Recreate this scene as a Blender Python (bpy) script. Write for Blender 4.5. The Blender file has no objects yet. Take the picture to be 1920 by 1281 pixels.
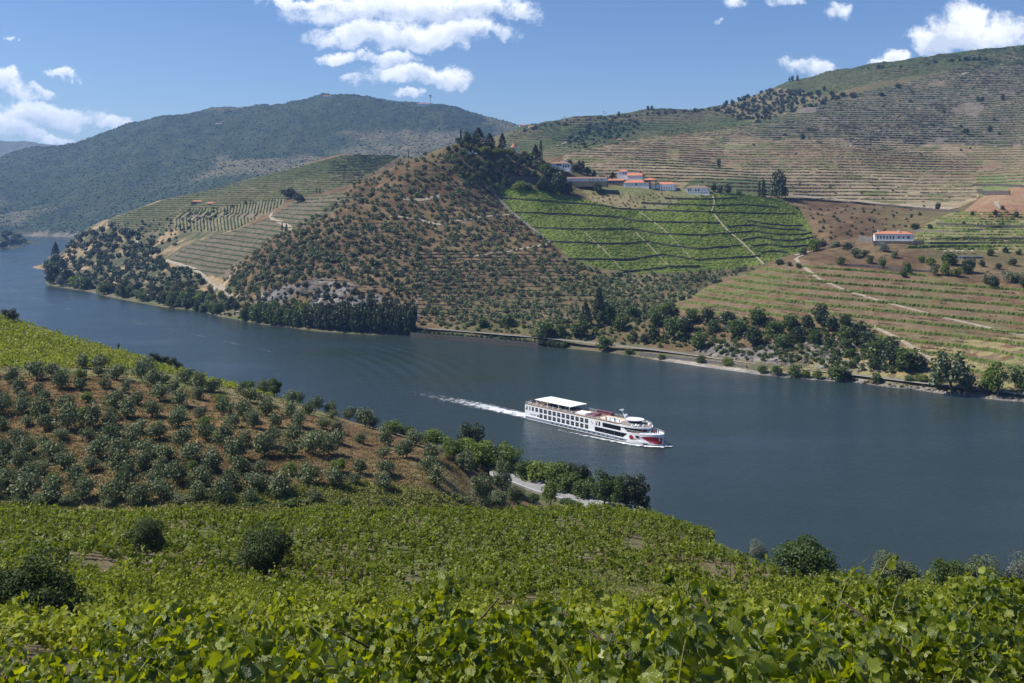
import bpy, math, random
import numpy as np
from mathutils import Vector, Matrix
R = math.radians
sc = bpy.context.scene
# ---------------------------------------------------------------- camera
H = 99.0            # eye height over the river, metres
F = 1867.0          # focal length in photo pixels (35 mm lens on full frame)
YH = 385.0          # horizon row of the photograph
K = 1.1
cam = bpy.data.cameras.new('camera'); camo = bpy.data.objects.new('camera', cam)
sc.collection.objects.link(camo); sc.camera = camo
camo.location = (0, 0, H); camo.rotation_euler = (R(90), 0, 0)
cam.sensor_width = 36; cam.lens = 36 * F / 1920; cam.shift_y = -(640.5 - YH) / 1920
cam.clip_start = 0.3; cam.clip_end = 40000
# ---------------------------------------------------------------- light
SUN_EL, SUN_AZ = 52.0, -84.0      # azimuth measured from +Y (view direction), negative = left
sun_dir = Vector((math.sin(R(SUN_AZ)) * math.cos(R(SUN_EL)), math.cos(R(SUN_AZ)) * math.cos(R(SUN_EL)), math.sin(R(SUN_EL))))
sl = bpy.data.lights.new('sun', 'SUN'); so = bpy.data.objects.new('sun', sl); sc.collection.objects.link(so)
sl.energy = 5.0; sl.angle = R(0.53); sl.color = (1, .955, .88)
so.rotation_euler = (-sun_dir).to_track_quat('-Z', 'Y').to_euler(); so.location = (0, 0, 400)
sc.view_settings.view_transform = 'Standard'; sc.view_settings.look = 'None'
sc.view_settings.exposure = 0.46; sc.view_settings.gamma = 1; sc.view_settings.use_curve_mapping = False
W = bpy.data.worlds.new('World'); sc.world = W; W.use_nodes = True
def world():
    nt = W.node_tree; nt.nodes.clear(); N = nt.nodes.new; L = nt.links.new
    def M(op, a, b=None, c=None, clamp=False):
        n = N('ShaderNodeMath'); n.operation = op; n.use_clamp = clamp
        for i, v in enumerate((a, b, c)):
            if v is None: continue
            if isinstance(v, (int, float)): n.inputs[i].default_value = v
            else: L(v, n.inputs[i])
        return n.outputs[0]
    sky = N('ShaderNodeTexSky'); sky.sky_type = 'NISHITA'; sky.sun_disc = False
    sky.sun_elevation = R(SUN_EL); sky.sun_rotation = R(SUN_AZ)
    sky.altitude = 200; sky.air_density = 1.0; sky.dust_density = 0.35; sky.ozone_density = 3.5
    bg = N('ShaderNodeBackground'); bg.inputs[1].default_value = 0.086
    hs = N('ShaderNodeHueSaturation'); hs.inputs[1].default_value = 1.2; hs.inputs[0].default_value = .513; L(sky.outputs[0], hs.inputs[4]); L(hs.outputs[0], bg.inputs[0])
    tc = N('ShaderNodeTexCoord'); sp = N('ShaderNodeSeparateXYZ'); L(tc.outputs['Generated'], sp.inputs[0])
    yy = M('MAXIMUM', sp.outputs[1], 0.05)
    u = M('DIVIDE', sp.outputs[0], yy); v = M('DIVIDE', sp.outputs[2], yy)
    cb = N('ShaderNodeCombineXYZ'); L(u, cb.inputs[0]); L(v, cb.inputs[1])
    def noise(scale, det, rough, vec):
        n = N('ShaderNodeTexNoise'); n.inputs['Scale'].default_value = scale; n.inputs['Detail'].default_value = det
        n.inputs['Roughness'].default_value = rough; L(vec, n.inputs['Vector']); return n
    wn = noise(13, 6, .62, cb.outputs[0])
    ws = N('ShaderNodeVectorMath'); ws.operation = 'SUBTRACT'; L(wn.outputs['Color'], ws.inputs[0]); ws.inputs[1].default_value = (.5, .5, .5)
    wm = N('ShaderNodeVectorMath'); wm.operation = 'MULTIPLY'; L(ws.outputs[0], wm.inputs[0]); wm.inputs[1].default_value = (.10, .062, 0)
    wp = N('ShaderNodeVectorMath'); wp.operation = 'ADD'; L(cb.outputs[0], wp.inputs[0]); L(wm.outputs[0], wp.inputs[1])
    # cumulus clouds: (column, row, half width, half height, density)
    clouds = [(575,0,80,10,1),(730,8,190,30,1),(880,15,120,26,1),(955,28,55,14,.8),(700,60,110,22,1),(820,60,110,26,1),(900,66,60,14,.8),
              (655,106,34,13,1),(738,106,44,15,1),(765,140,72,20,1),(835,148,46,22,1),(755,184,24,8,.7),(690,155,28,10,.7),
              (120,142,33,8,.9),(30,82,9,5,.6),(5,80,9,5,.5),(82,175,20,9,.8),(14,168,40,22,1),(40,185,34,12,.6),(95,216,90,20,1),(210,228,46,13,1),
              (10,240,60,26,1),(50,258,45,14,.9),(104,266,24,9,.9),
              (1380,10,20,9,.6),(1470,8,26,9,.5),(1565,12,30,12,.8),(1345,52,14,5,.35),(1530,124,50,16,1),(1495,128,24,10,.6),(1614,120,13,7,.8),
              (1665,101,38,11,1),(1725,118,12,5,.4),(1745,60,46,20,1),(1815,38,52,38,1),(1880,55,60,34,1),(1800,66,90,22,1),(1870,80,60,14,.7),
              (-60,200,60,40,1),(1990,50,60,30,1),(860,-40,160,30,1),(1100,-60,60,20,.8),(300,-120,120,30,1)]
    tot = None; low = None
    for (cx, cy, rx, ry, dn) in clouds:
        c = ((cx - 960) / F, (YH - cy) / F, 0)
        a = N('ShaderNodeVectorMath'); a.operation = 'SUBTRACT'; L(wp.outputs[0], a.inputs[0]); a.inputs[1].default_value = c
        b = N('ShaderNodeVectorMath'); b.operation = 'MULTIPLY'; L(a.outputs[0], b.inputs[0]); b.inputs[1].default_value = (F / rx / 1.25, F / ry / 1.3, 0)
        l = N('ShaderNodeVectorMath'); l.operation = 'DOT_PRODUCT'; L(b.outputs[0], l.inputs[0]); L(b.outputs[0], l.inputs[1])
        e = M('MULTIPLY', M('SUBTRACT', 1.0, l.outputs['Value']), dn)
        tot = e if tot is None else M('MAXIMUM', tot, e)
        s = N('ShaderNodeSeparateXYZ'); L(b.outputs[0], s.inputs[0])
        g = M('MULTIPLY', M('MAXIMUM', e, 0), s.outputs[1])
        low = g if low is None else M('ADD', low, g)
    n2 = noise(42, 7, .68, cb.outputs[0])
    d = M('ADD', tot, M('MULTIPLY', M('SUBTRACT', n2.outputs['Fac'], .5), 2.3))
    mr = N('ShaderNodeMapRange'); mr.interpolation_type = 'SMOOTHSTEP'; mr.inputs['From Min'].default_value = .02; mr.inputs['From Max'].default_value = .85
    L(d, mr.inputs['Value'])
    front = M('GREATER_THAN', sp.outputs[1], .06)
    mask = M('MULTIPLY', M('MULTIPLY', mr.outputs[0], front), .96)
    n3 = noise(24, 6, .6, wp.outputs[0])
    sh = N('ShaderNodeMapRange'); sh.inputs['From Min'].default_value = -.4; sh.inputs['From Max'].default_value = .45
    L(M('ADD', low, M('MULTIPLY', M('SUBTRACT', n3.outputs['Fac'], .45), 2.0)), sh.inputs['Value'])
    mx = N('ShaderNodeMix'); mx.data_type = 'RGBA'; L(sh.outputs[0], mx.inputs['Factor'])
    mx.inputs['A'].default_value = (.56, .63, .75, 1); mx.inputs['B'].default_value = (.93, .95, .98, 1)
    cbg = N('ShaderNodeBackground'); L(mx.outputs['Result'], cbg.inputs[0]); cbg.inputs[1].default_value = 1.0
    mix = N('ShaderNodeMixShader'); L(mask, mix.inputs[0]); L(bg.outputs[0], mix.inputs[1]); L(cbg.outputs[0], mix.inputs[2])
    out = N('ShaderNodeOutputWorld'); L(mix.outputs[0], out.inputs[0])
world()
# ---------------------------------------------------------------- noise and helpers
rng = np.random.default_rng(7); rnd = random.Random(11)
def _h(ix, iy, s):
    n = (ix.astype(np.int64) * 374761393 + iy.astype(np.int64) * 668265263 + s * 974634777) & 0xffffffff
    n = ((n ^ (n >> 13)) * 1274126177) & 0xffffffff
    return ((n ^ (n >> 16)) & 0xffff) / 65535.0
def vnoise(x, y, s=0):
    ix = np.floor(x); iy = np.floor(y); fx = x - ix; fy = y - iy
    fx = fx * fx * fx * (fx * (fx * 6 - 15) + 10); fy = fy * fy * fy * (fy * (fy * 6 - 15) + 10)
    a = _h(ix, iy, s); b = _h(ix + 1, iy, s); c = _h(ix, iy + 1, s); d = _h(ix + 1, iy + 1, s)
    return (a + (b - a) * fx) * (1 - fy) + (c + (d - c) * fx) * fy - .5
def fbm(x, y, s=0, o=4, g=.5):
    t = 0; a = 1.0
    for k in range(o):
        t = t + a * vnoise(x, y, s + k * 17); x = x * 2.03 + 3.1; y = y * 2.03 + 7.7; a *= g
    return t
def inpoly(x, y, poly):
    x = np.asarray(x, float); y = np.asarray(y, float); r = np.zeros(np.broadcast(x, y).shape, bool); n = len(poly)
    for i in range(n):
        x1, y1 = poly[i]; x2, y2 = poly[(i + 1) % n]
        if y1 == y2: continue
        c = ((y1 > y) != (y2 > y)) & (x < (x2 - x1) * (y - y1) / (y2 - y1) + x1)
        r ^= c
    return r
def link(o, parent=None):
    sc.collection.objects.link(o)
    if parent is not None: o.parent = parent
    return o
def tag(o, label=None, cat=None, group=None, kind=None):
    if label: o['label'] = label
    if cat: o['category'] = cat
    if group: o['group'] = group
    if kind: o['kind'] = kind
    return o
def npmesh(name, V, Fc, mat=None, smooth=False, attrs=None, uv=None):
    """V (n,3); Fc (m,k) array or list of faces"""
    V = np.asarray(V, np.float32); me = bpy.data.meshes.new(name)
    if isinstance(Fc, np.ndarray):
        m, k = Fc.shape; tot = np.full(m, k, np.int32); idx = Fc.astype(np.int32).ravel()
    else:
        tot = np.array([len(f) for f in Fc], np.int32); idx = np.array([i for f in Fc for i in f], np.int32)
    me.vertices.add(len(V)); me.vertices.foreach_set('co', V.ravel())
    me.loops.add(len(idx)); me.loops.foreach_set('vertex_index', idx)
    me.polygons.add(len(tot)); st = np.zeros(len(tot), np.int32); st[1:] = np.cumsum(tot)[:-1]
    me.polygons.foreach_set('loop_start', st)
    try: me.polygons.foreach_set('loop_total', tot)
    except Exception: pass
    me.polygons.foreach_set('use_smooth', np.full(len(tot), smooth, bool))
    for an, av in (attrs or {}).items():
        av = np.asarray(av, np.float32)
        if av.ndim == 1: a = me.attributes.new(an, 'FLOAT', 'POINT'); a.data.foreach_set('value', av)
        else: a = me.attributes.new(an, 'FLOAT_COLOR', 'POINT'); a.data.foreach_set('color', av.ravel())
    if uv is not None:
        l = me.uv_layers.new(name='UVMap'); l.data.foreach_set('uv', np.asarray(uv, np.float32)[idx].ravel())
    me.update(calc_edges=True); me.validate()
    if mat: me.materials.append(mat)
    return me
def add(name, me, parent=None, loc=None, rz=None, scale=None):
    o = bpy.data.objects.new(name, me); link(o, parent)
    if loc is not None: o.location = loc
    if rz is not None: o.rotation_euler = (0, 0, rz)
    if scale is not None: o.scale = scale if hasattr(scale, '__len__') else (scale,) * 3
    return o
class MB:
    """collects simple solids into one mesh"""
    def __init__(s): s.v = []; s.f = []
    def _a(s, vs, fs):
        n = len(s.v); s.v += [tuple(v) for v in vs]; s.f += [tuple(i + n for i in f) for f in fs]; return s
    def box(s, x0, x1, y0, y1, z0, z1):
        return s._a([(x0,y0,z0),(x1,y0,z0),(x1,y1,z0),(x0,y1,z0),(x0,y0,z1),(x1,y0,z1),(x1,y1,z1),(x0,y1,z1)],
                    [(0,3,2,1),(4,5,6,7),(0,1,5,4),(1,2,6,5),(2,3,7,6),(3,0,4,7)])
    def prism(s, pts, z0, z1):      # pts: plan outline, counter-clockwise
        n = len(pts)
        return s._a([(x,y,z0) for x,y in pts] + [(x,y,z1) for x,y in pts],
                    [tuple(range(n))[::-1], tuple(range(n, 2*n))] + [(i,(i+1)%n,n+(i+1)%n,n+i) for i in range(n)])
    def side(s, pts, y0, y1):       # pts: outline in x,z extruded along y
        n = len(pts)
        return s._a([(x,y0,z) for x,z in pts] + [(x,y1,z) for x,z in pts],
                    [tuple(range(n)), tuple(range(n, 2*n))[::-1]] + [((i+1)%n,i,n+i,n+(i+1)%n) for i in range(n)])
    def tube(s, p, q, r, r2=None, n=6):
        p = Vector(p); q = Vector(q); d = (q - p); r2 = r if r2 is None else r2
        if d.length < 1e-6: return s
        a = d.orthogonal().normalized(); b = d.normalized().cross(a)
        vs = [p + (a*math.cos(t)+b*math.sin(t))*r for t in [2*math.pi*i/n for i in range(n)]] + \
             [q + (a*math.cos(t)+b*math.sin(t))*r2 for t in [2*math.pi*i/n for i in range(n)]]
        return s._a(vs, [(i,(i+1)%n,n+(i+1)%n,n+i) for i in range(n)] + [tuple(range(n))[::-1], tuple(range(n,2*n))])
    def path(s, pts, r, r2=None, n=5):
        r2 = r if r2 is None else r2; m = len(pts) - 1
        for i in range(m):
            s.tube(pts[i], pts[i+1], r + (r2-r)*i/m, r + (r2-r)*(i+1)/m, n)
        return s
    def disc(s, c, r, z0, z1, n=12):
        return s.prism([(c[0]+r*math.cos(2*math.pi*i/n), c[1]+r*math.sin(2*math.pi*i/n)) for i in range(n)], z0, z1)
    def mesh(s, name, mat): return npmesh(name, s.v, s.f, mat)
    def build(s, name, mat, parent=None, loc=None, rz=None):
        return add(name, s.mesh(name, mat), parent, loc, rz)
def empty(name, loc, rz=0):
    o = bpy.data.objects.new(name, None); link(o); o.location = loc; o.rotation_euler = (0,0,rz); o.empty_display_size = .2; return o
def copy_tree(o, parent=None):
    c = o.copy(); sc.collection.objects.link(c); c.parent = parent
    for ch in list(o.children): copy_tree(ch, c)
    return c
def ordinal(n):
    w = ['zeroth','first','second','third','fourth','fifth','sixth','seventh','eighth','ninth','tenth','eleventh','twelfth','thirteenth','fourteenth','fifteenth','sixteenth','seventeenth','eighteenth','nineteenth','twentieth']
    if n <= 20: return w[n]
    t = ['','','twenty','thirty','forty','fifty','sixty','seventy','eighty','ninety'][(n//10)%10]
    p = 'hundred ' if n >= 100 else ''
    if n % 10 == 0: return p + (t[:-1] + 'ieth' if t else w[n%100])
    return p + (t + '-' + w[n%10] if t else w[n%100])
# ---------------------------------------------------------------- materials
def mat(name, col=(.5,.5,.5), rough=.8, spec=.3, metal=0, var=0.0, vscale=3.0, bump=0.0, bscale=20.0, col2=None):
    m = bpy.data.materials.new(name); m.use_nodes = True; nt = m.node_tree; N = nt.nodes.new; L = nt.links.new
    p = nt.nodes['Principled BSDF']; p.inputs['Roughness'].default_value = rough; p.inputs['Metallic'].default_value = metal
    p.inputs['Specular IOR Level'].default_value = spec; p.inputs['Base Color'].default_value = (*col, 1)
    if var > 0 or col2:
        tc = N('ShaderNodeTexCoord'); n = N('ShaderNodeTexNoise'); n.inputs['Scale'].default_value = vscale; n.inputs['Detail'].default_value = 5
        L(tc.outputs['Object'], n.inputs['Vector'])
        mx = N('ShaderNodeMix'); mx.data_type = 'RGBA'
        c2 = col2 or tuple(c*(1-var) for c in col); c1 = col if col2 else tuple(min(1,c*(1+var)) for c in col)
        mx.inputs['A'].default_value = (*c2,1); mx.inputs['B'].default_value = (*c1,1)
        mr = N('ShaderNodeMapRange'); mr.inputs['From Min'].default_value=.35; mr.inputs['From Max'].default_value=.65
        L(n.outputs['Fac'], mr.inputs['Value']); L(mr.outputs[0], mx.inputs['Factor']); L(mx.outputs['Result'], p.inputs['Base Color'])
    if bump > 0:
        tc = N('ShaderNodeTexCoord'); n = N('ShaderNodeTexNoise'); n.inputs['Scale'].default_value = bscale; n.inputs['Detail'].default_value = 6
        L(tc.outputs['Object'], n.inputs['Vector']); b = N('ShaderNodeBump'); b.inputs['Strength'].default_value = bump; b.inputs['Distance'].default_value = .5/bscale*2
        L(n.outputs['Fac'], b.inputs['Height']); L(b.outputs[0], p.inputs['Normal'])
    return m
def foliage(name, dark, light, rough=.5, spec=.35, trans=.3, tcol=None, orand=.35):
    """leaf material; tint attribute = one random value per leaf"""
    m = bpy.data.materials.new(name); m.use_nodes = True; nt = m.node_tree; N = nt.nodes.new; L = nt.links.new
    p = nt.nodes['Principled BSDF']; p.inputs['Roughness'].default_value = rough; p.inputs['Specular IOR Level'].default_value = spec
    at = N('ShaderNodeAttribute'); at.attribute_name = 'tint'; oi = N('ShaderNodeObjectInfo')
    a = N('ShaderNodeMath'); a.operation='MULTIPLY'; L(oi.outputs['Random'], a.inputs[0]); a.inputs[1].default_value = orand
    b = N('ShaderNodeMath'); b.operation='MULTIPLY_ADD'; L(at.outputs['Fac'], b.inputs[0]); b.inputs[1].default_value = 1-orand; L(a.outputs[0], b.inputs[2])
    mx = N('ShaderNodeMix'); mx.data_type='RGBA'; L(b.outputs[0], mx.inputs['Factor']); mx.inputs['A'].default_value=(*dark,1); mx.inputs['B'].default_value=(*light,1)
    L(mx.outputs['Result'], p.inputs['Base Color'])
    t = N('ShaderNodeBsdfTranslucent'); tm = N('ShaderNodeMix'); tm.data_type='RGBA'; tm.blend_type='MULTIPLY'; tm.inputs['Factor'].default_value=1
    L(mx.outputs['Result'], tm.inputs['A']); tm.inputs['B'].default_value = (*(tcol or (2.0,2.0,1.0)),1); L(tm.outputs['Result'], t.inputs['Color'])
    ms = N('ShaderNodeMixShader'); ms.inputs[0].default_value = trans; L(p.outputs[0], ms.inputs[1]); L(t.outputs[0], ms.inputs[2])
    L(ms.outputs[0], nt.nodes['Material Output'].inputs[0]); return m
# ---------------------------------------------------------------- terrain: surveyed points -> height field
C = []      # (u, D, z)
def P(px, py, D): C.append(((px-960)/F, D*K, H - (py-YH)/F*D*K))
def Z(px, D, z): C.append(((px-960)/F, D*K, z*K))
def A(px, py, z=0.0): C.append(((px-960)/F, (H - z)*F/(py-YH), z))
far_shore = [(118,493),(105,508),(88,532),(130,541),(180,550),(250,565),(330,578),(400,590),(460,602),(560,616),(660,625),(770,629),(900,640),(1010,649),
             (1100,656),(1200,669),(1300,684),(1400,698),(1500,709),(1600,716),(1700,728),(1800,741),(1920,753),(2070,766)]
for p in far_shore + [(128,475),(136,462),(143,449),(100,443.6),(50,443),(0,443),(-150,443),(0,468),(25,466),(44,459)]: A(*p, 0.2)
railway_line = [(225,543),(290,556),(340,566),(395,576),(450,586)]
railway_right = [(770,615),(840,620),(900,625),(1010,634),(1100,643),(1200,654),(1300,667),(1400,681),(1500,693),(1600,704),(1700,716),(1800,728),(1920,741),(2070,756)]
for p in railway_line + [(560,600),(660,609)] + railway_right: A(*p, 4.6 if p[0] < 1050 else (3.0 if p[0] < 1550 else 2.5))
for q in [(-150,600),(0,500),(60,520),(100,575),(250,610),(400,640),(600,690),(800,720),(1000,750),(1200,770),(1400,790),(1600,810),(1800,830),(1920,840),(2070,850),
          (100,470),(60,455),(110,458),(-50,480),(700,760),(1000,830),(1300,900),(1600,950),(1900,950),(0,540)]: A(*q, -7)
for q in [(470,560,810),(560,572,765),(650,565,748),(760,562,742),(880,560,740),(900,500,790),(700,480,800),(600,480,815),(500,500,830),(800,400,870),(900,400,872),(900,450,830),
          (700,400,862),(650,372,892),(760,322,922),(830,288,945),(880,272,958),(940,285,962),(1000,312,960),(1050,322,968),(1100,350,955),(1200,357,950),(1300,364,945),(1450,373,970),
          (980,600,690),(980,540,745),(1000,470,815),(1150,333,1010),(1300,337,1030),(1200,300,1150),(1100,292,1200),(430,520,850),(445,500,860),
          (1060,288,1210),(1130,273,1350),(1250,254,1500),(1350,244,1600),(1420,230,1700),(1500,202,1750),(1600,178,1800),(1700,158,1850),(1800,130,1900),(1920,116,1950),(2070,98,2000),
          (970,241,2100),(1050,226,2150),(1160,214,2150),(1220,206,2150),(1340,200,2200),(1380,190,2220),(1440,165,2250),(1500,146,2300),(1550,136,2350),(1640,128,2400),(1740,115,2450),(1850,112,2500),(2070,90,2500),
          (1000,265,1700),(1100,250,1800),(1200,240,1900),(1000,287,1500),(950,258,1800),(1300,225,1980),(1450,205,1980),
          (1300,300,1250),(1500,300,1250),(1700,332,1150),(1600,352,1080),(1500,366,1020),(1700,380,1000),(1800,342,1100),(1900,325,1080),(1900,300,1250),(1900,250,1450),(1600,230,1550),(1500,250,1480),
          (1700,270,1400),(1800,200,1650),(1400,270,1400),(1200,280,1280),(1600,280,1300),
          (940,358,925),(1060,366,935),(1200,378,930),(1350,372,935),(1500,402,920),(1060,482,800),(1200,512,775),(1420,494,790),(1520,455,850),(1100,430,850),(1300,430,860),(1000,400,885),
          (1100,545,735),(1250,532,740),(1180,595,662),(1100,603,662),(1190,622,640),(1270,576,655),(1350,533,675),(1430,504,692),(1490,486,702),(1540,472,715),(1600,472,712),(1640,465,718),(1680,458,724),(1725,462,722),
          (1540,430,870),(1620,420,882),(1700,425,862),(1600,392,960),(1750,392,950),(1760,430,800),(1850,432,775),(1920,432,762),(1850,402,830),(1920,405,822),(1760,410,855),(1850,374,900),(1920,354,905),(2070,330,900),
          (1650,502,664),(1800,503,658),(1920,512,648),(1900,470,705),(1450,562,620),(1600,582,590),(1750,602,565),(1900,622,540),(2070,640,520),(1600,662,540),(1500,645,562),(1350,625,604),(1800,685,505),(1920,704,478),
          (250,522,1080),(200,500,1200),(150,521,1150),(300,482,1130),(330,442,1200),(400,482,1000),(420,532,900),(350,552,900),(450,452,1000),(390,387,1250),(520,402,1100),(600,372,1100),(540,352,1250),(660,332,1250),
          (160,430,1480),(130,468,1420),(200,412,1450),(300,377,1450),(420,349,1450),(500,330,1500),(560,315,1550),(640,294,1600),(740,292,1650),(690,306,1450)]: P(*q)
for q in [(1430,760,38),(1500,770,46),(1350,740,28),(1680,800,62),(1800,960,90),(900,1100,105),(1000,1150,115),(900,1500,130),(800,1250,100),(880,1900,205),(800,1900,165),(700,1900,130),
          (300,1900,55),(500,1900,90),(650,1950,110),(300,2400,30),(500,2400,45),(700,2400,70),(900,2500,150),(1100,2700,180),(1400,2800,280),(1700,3000,330),(2070,3000,350),
          (0,2250,26),(-150,1900,50),(-150,1600,20),(30,2330,15),(170,1700,30),(160,2100,10),(200,2500,15)]: Z(*q)
for q in [(200,402,3000),(400,335,3000),(100,424,2950),(0,404,3000),(-150,410,3000),(300,300,3400),(600,250,3500),(0,352,3300),(150,332,3400),(450,270,3500),(750,250,3500),(900,242,3650),
          (-150,350,3800),(0,302,3900),(62,277,4000),(106,272,4000),(172,255,4000),(220,238,4000),(261,226,4000),(309,218,4000),(378,209,4000),(429,202,4000),(481,200,4000),(522,197,4000),(601,181,4000),(640,179,4000),
          (690,180,4000),(730,188,4000),(770,195,4000),(840,198,4000),(870,206,4000),(930,221,4000),(965,233,4000),(1050,250,4000),(-150,274,7500),(-50,273,7500),(60,277,7500),(110,281,7500)]: P(*q)
for q in [(0,5200,230),(300,5200,330),(600,5200,350),(900,5200,280),(1200,4500,250),(1600,4500,300),(2070,4500,300),(300,8500,100),(900,8500,150),(2000,8500,200),(-150,8600,300)]: Z(*q)
# near bank
for q in [(915,890),(935,897),(990,914),(1030,926),(1075,938),(1125,952),(1200,975)]: A(*q, 13.2)
for q in [(945,890),(1000,903),(1045,915),(1090,926),(1150,940)]: A(*q, 12.6)
for px, D in [(-150,520),(0,480),(170,455),(340,430),(560,400),(750,365),(870,340),(1000,315),(1120,297),(1220,277),(1350,245),(1500,230),(1700,212),(1900,200),(2070,195)]: Z(px, D, 0)
for px, D in [(0,520),(340,470),(750,400),(1000,345),(1220,300),(1500,255),(1900,225)]: Z(px, D, -5)
for q in [(-150,560,335),(0,593,330),(100,622,325),(200,650,318),(300,682,306),(340,694,300),(450,724,292),(560,755,285),(650,787,275),(750,817,265),(830,848,256),
          (0,640,290),(200,680,285),(0,700,250),(200,705,250),(400,745,245),(600,792,240),(700,842,230),(0,800,215),(300,800,215),(500,820,212),(0,932,180),(300,942,178),(500,938,180),(600,934,183),(700,902,197),
          (800,902,202),(850,862,228),(880,925,215),(1190,955,258),(900,870,290),
          (0,974,125),(300,978,128),(600,970,135),(800,978,140),(1000,970,150),(1120,972,155),(1220,980,158),(1300,1003,154),(1400,1044,140),(1450,1068,125),(1560,1088,110),(1650,1107,98),(1750,1112,95),(1850,1113,92),(1920,1113,90),
          (100,1068,75),(500,1088,80),(900,1050,100),(1200,1068,95),(100,1186,47),(500,1176,50),(900,1150,60),(1200,1150,62),(1500,1156,60),(1800,1156,58),(-150,1190,47),(-150,1070,75),(-150,976,125),(-150,800,215),(-150,935,180)]: P(*q)
for q in [(-150,150,36),(100,150,35),(400,152,34),(700,160,32),(850,170,28),(1000,200,18),(1120,200,19),(1220,200,20),(1400,182,25),(1700,150,22),(1900,140,22),(2070,140,22)]: Z(*q)
for px in (-300,100,500,900,1300,1700,2200):
    for D, z in ((35,74.5),(25,78.3),(15,82.2),(9,84.3),(4,86.4),(1.2,88)): Z(px, D, z + .2*math.sin(px*.01+D))
C = np.array(C); cu = np.stack([C[:,0], np.log(C[:,1])], 1)
CC = .02
def _phi(a, b):
    d2 = (a[:,None,0]-b[None,:,0])**2*2.2 + (a[:,None,1]-b[None,:,1])**2
    return np.sqrt(d2 + CC*CC)
n = len(C); Am = np.zeros((n+3, n+3)); Am[:n,:n] = _phi(cu, cu); Am[:n,n] = 1; Am[:n,n+1:] = cu; Am[n,:n] = 1; Am[n+1:,:n] = cu.T
Am[np.arange(n), np.arange(n)] += 1e-4
wts = np.linalg.solve(Am, np.concatenate([C[:,2], np.zeros(3)]))
def base(u, D):
    sh = np.broadcast(u, D).shape; q = np.stack([np.broadcast_to(u, sh).ravel(), np.log(np.broadcast_to(D, sh).ravel())], 1); o = np.empty(len(q))
    for i in range(0, len(q), 20000):
        s = q[i:i+20000]; o[i:i+20000] = _phi(s, cu) @ wts[:n] + wts[n] + s @ wts[n+1:]
    return o.reshape(sh)
POLY = dict(
 green=[(932,352),(1000,354),(1060,366),(1100,376),(1180,392),(1240,392),(1285,372),(1340,364),(1380,362),(1462,374),(1500,392),(1522,430),(1525,452),(1500,472),(1430,496),(1350,507),(1200,514),(1120,502),(1066,482),(1035,455),(1000,430),(950,395)],
 right_terr=[(1262,580),(1330,535),(1430,502),(1490,484),(1560,497),(1700,512),(1800,530),(2070,560),(2070,720),(1900,705),(1760,700),(1720,676),(1650,640),(1560,612),(1450,598),(1300,592)],
 right_top=[(1700,455),(1740,418),(1790,396),(2070,405),(2070,470),(1900,474),(1760,470)],
 left_terr=[(312,490),(360,455),(430,435),(500,412),(560,372),(640,360),(665,372),(600,415),(520,440),(440,500),(425,525),(360,508)],
 left_rows=[(350,392),(430,388),(470,376),(533,372),(530,385),(505,400),(470,415),(440,432),(345,436),(320,420)],
 left_green=[(200,412),(300,378),(420,348),(560,314),(640,292),(760,288),(720,312),(660,345),(560,372),(430,388),(340,400),(300,430),(240,450)],
 brown=[(1040,320),(1060,290),(1130,272),(1250,253),(1350,243),(1420,228),(1500,200),(1600,176),(1700,156),(1800,128),(1920,100),(2100,60),(2100,340),(1850,345),(1830,375),(1780,398),(1600,380),(1450,370),(1300,352),(1150,335)],
 back_green=[(940,262),(975,240),(1050,224),(1340,198),(1400,215),(1420,232),(1350,245),(1250,256),(1130,275),(1060,292),(1000,300),(950,285)],
 scrub_top=[(1340,205),(1380,188),(1440,164),(1500,170),(1560,185),(1610,176),(1500,204),(1420,232),(1380,222)],
 winery=[(1090,350),(1340,350),(1335,372),(1280,376),(1240,398),(1180,396),(1110,378)],
 rock1=[(440,560),(500,545),(600,520),(700,540),(780,560),(790,600),(700,604),(470,600)],
 rock2=[(1300,640),(1400,640),(1560,620),(1640,650),(1720,700),(1500,694),(1400,680),(1300,664)],
 mound=[(1790,410),(1840,370),(1920,345),(2070,320),(2070,420),(1900,410)],
 flat_right=[(1830,330),(2070,320),(2070,352),(1920,352),(1840,372)],
 small_green=[(1280,352),(1300,336),(1420,336),(1460,350),(1470,366),(1340,366)])
def upz(x, y):
    w = 16*fbm(np.asarray(x)/45, np.asarray(y)/25, 66, 3)
    return (y + w < 262+.03*(x-1500)) & (x + w > 1335+2.0*(y-215))
def zone(name, px, py): return inpoly(px, py, POLY[name])
def ground(u, D):
    h = base(u, D); X = u*D; land = np.clip((h-1.0)/6, 0, 1)
    far = np.clip((D-440)/60, 0, 1)
    h = h + land*far*np.clip(D/900,.7,5)*(2.6*fbm(X/75, D/75, 3, 4) + .55*fbm(X/14, D/14, 5, 3))
    h = h + land*np.clip((D-1000)/400,0,1)*np.clip((2800-D)/300,0,1)*8*(fbm(X/170, D/230, 77, 3)-.2)
    mt = np.clip((D-2700)/600, 0, 1)
    rdg = 1-np.abs(fbm(X/900+u*2, D/1400, 21, 3)*2.2)
    sky = np.exp(-((D-4400)/700)**2)
    h = h + mt*land*((rdg-.6)*55*(1-sky*.85) + 9*fbm(X/110, D/110, 9, 4))
    near = (1-far)*np.clip(np.hypot((u*F+960-1040)/150, (D-290)/35)-.3, 0, 1)
    h = h + near*land*np.clip(D/60,.1,1)*(.9*fbm(X/22, D/22, 13, 3) + .2*fbm(X/4, D/4, 15, 2))
    py = YH - (h-H)/D*F; px = u*F+960
    rk = (zone('rock1', px, py) | zone('rock2', px, py)) & (D > 450) & (D < 950)
    h = h + rk*land*(3.0*np.abs(fbm((X+D)/9, (D-X)/22, 31, 4)) + 1.6*fbm(X/3.5, D/3.5, 33, 2))
    return h
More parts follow.
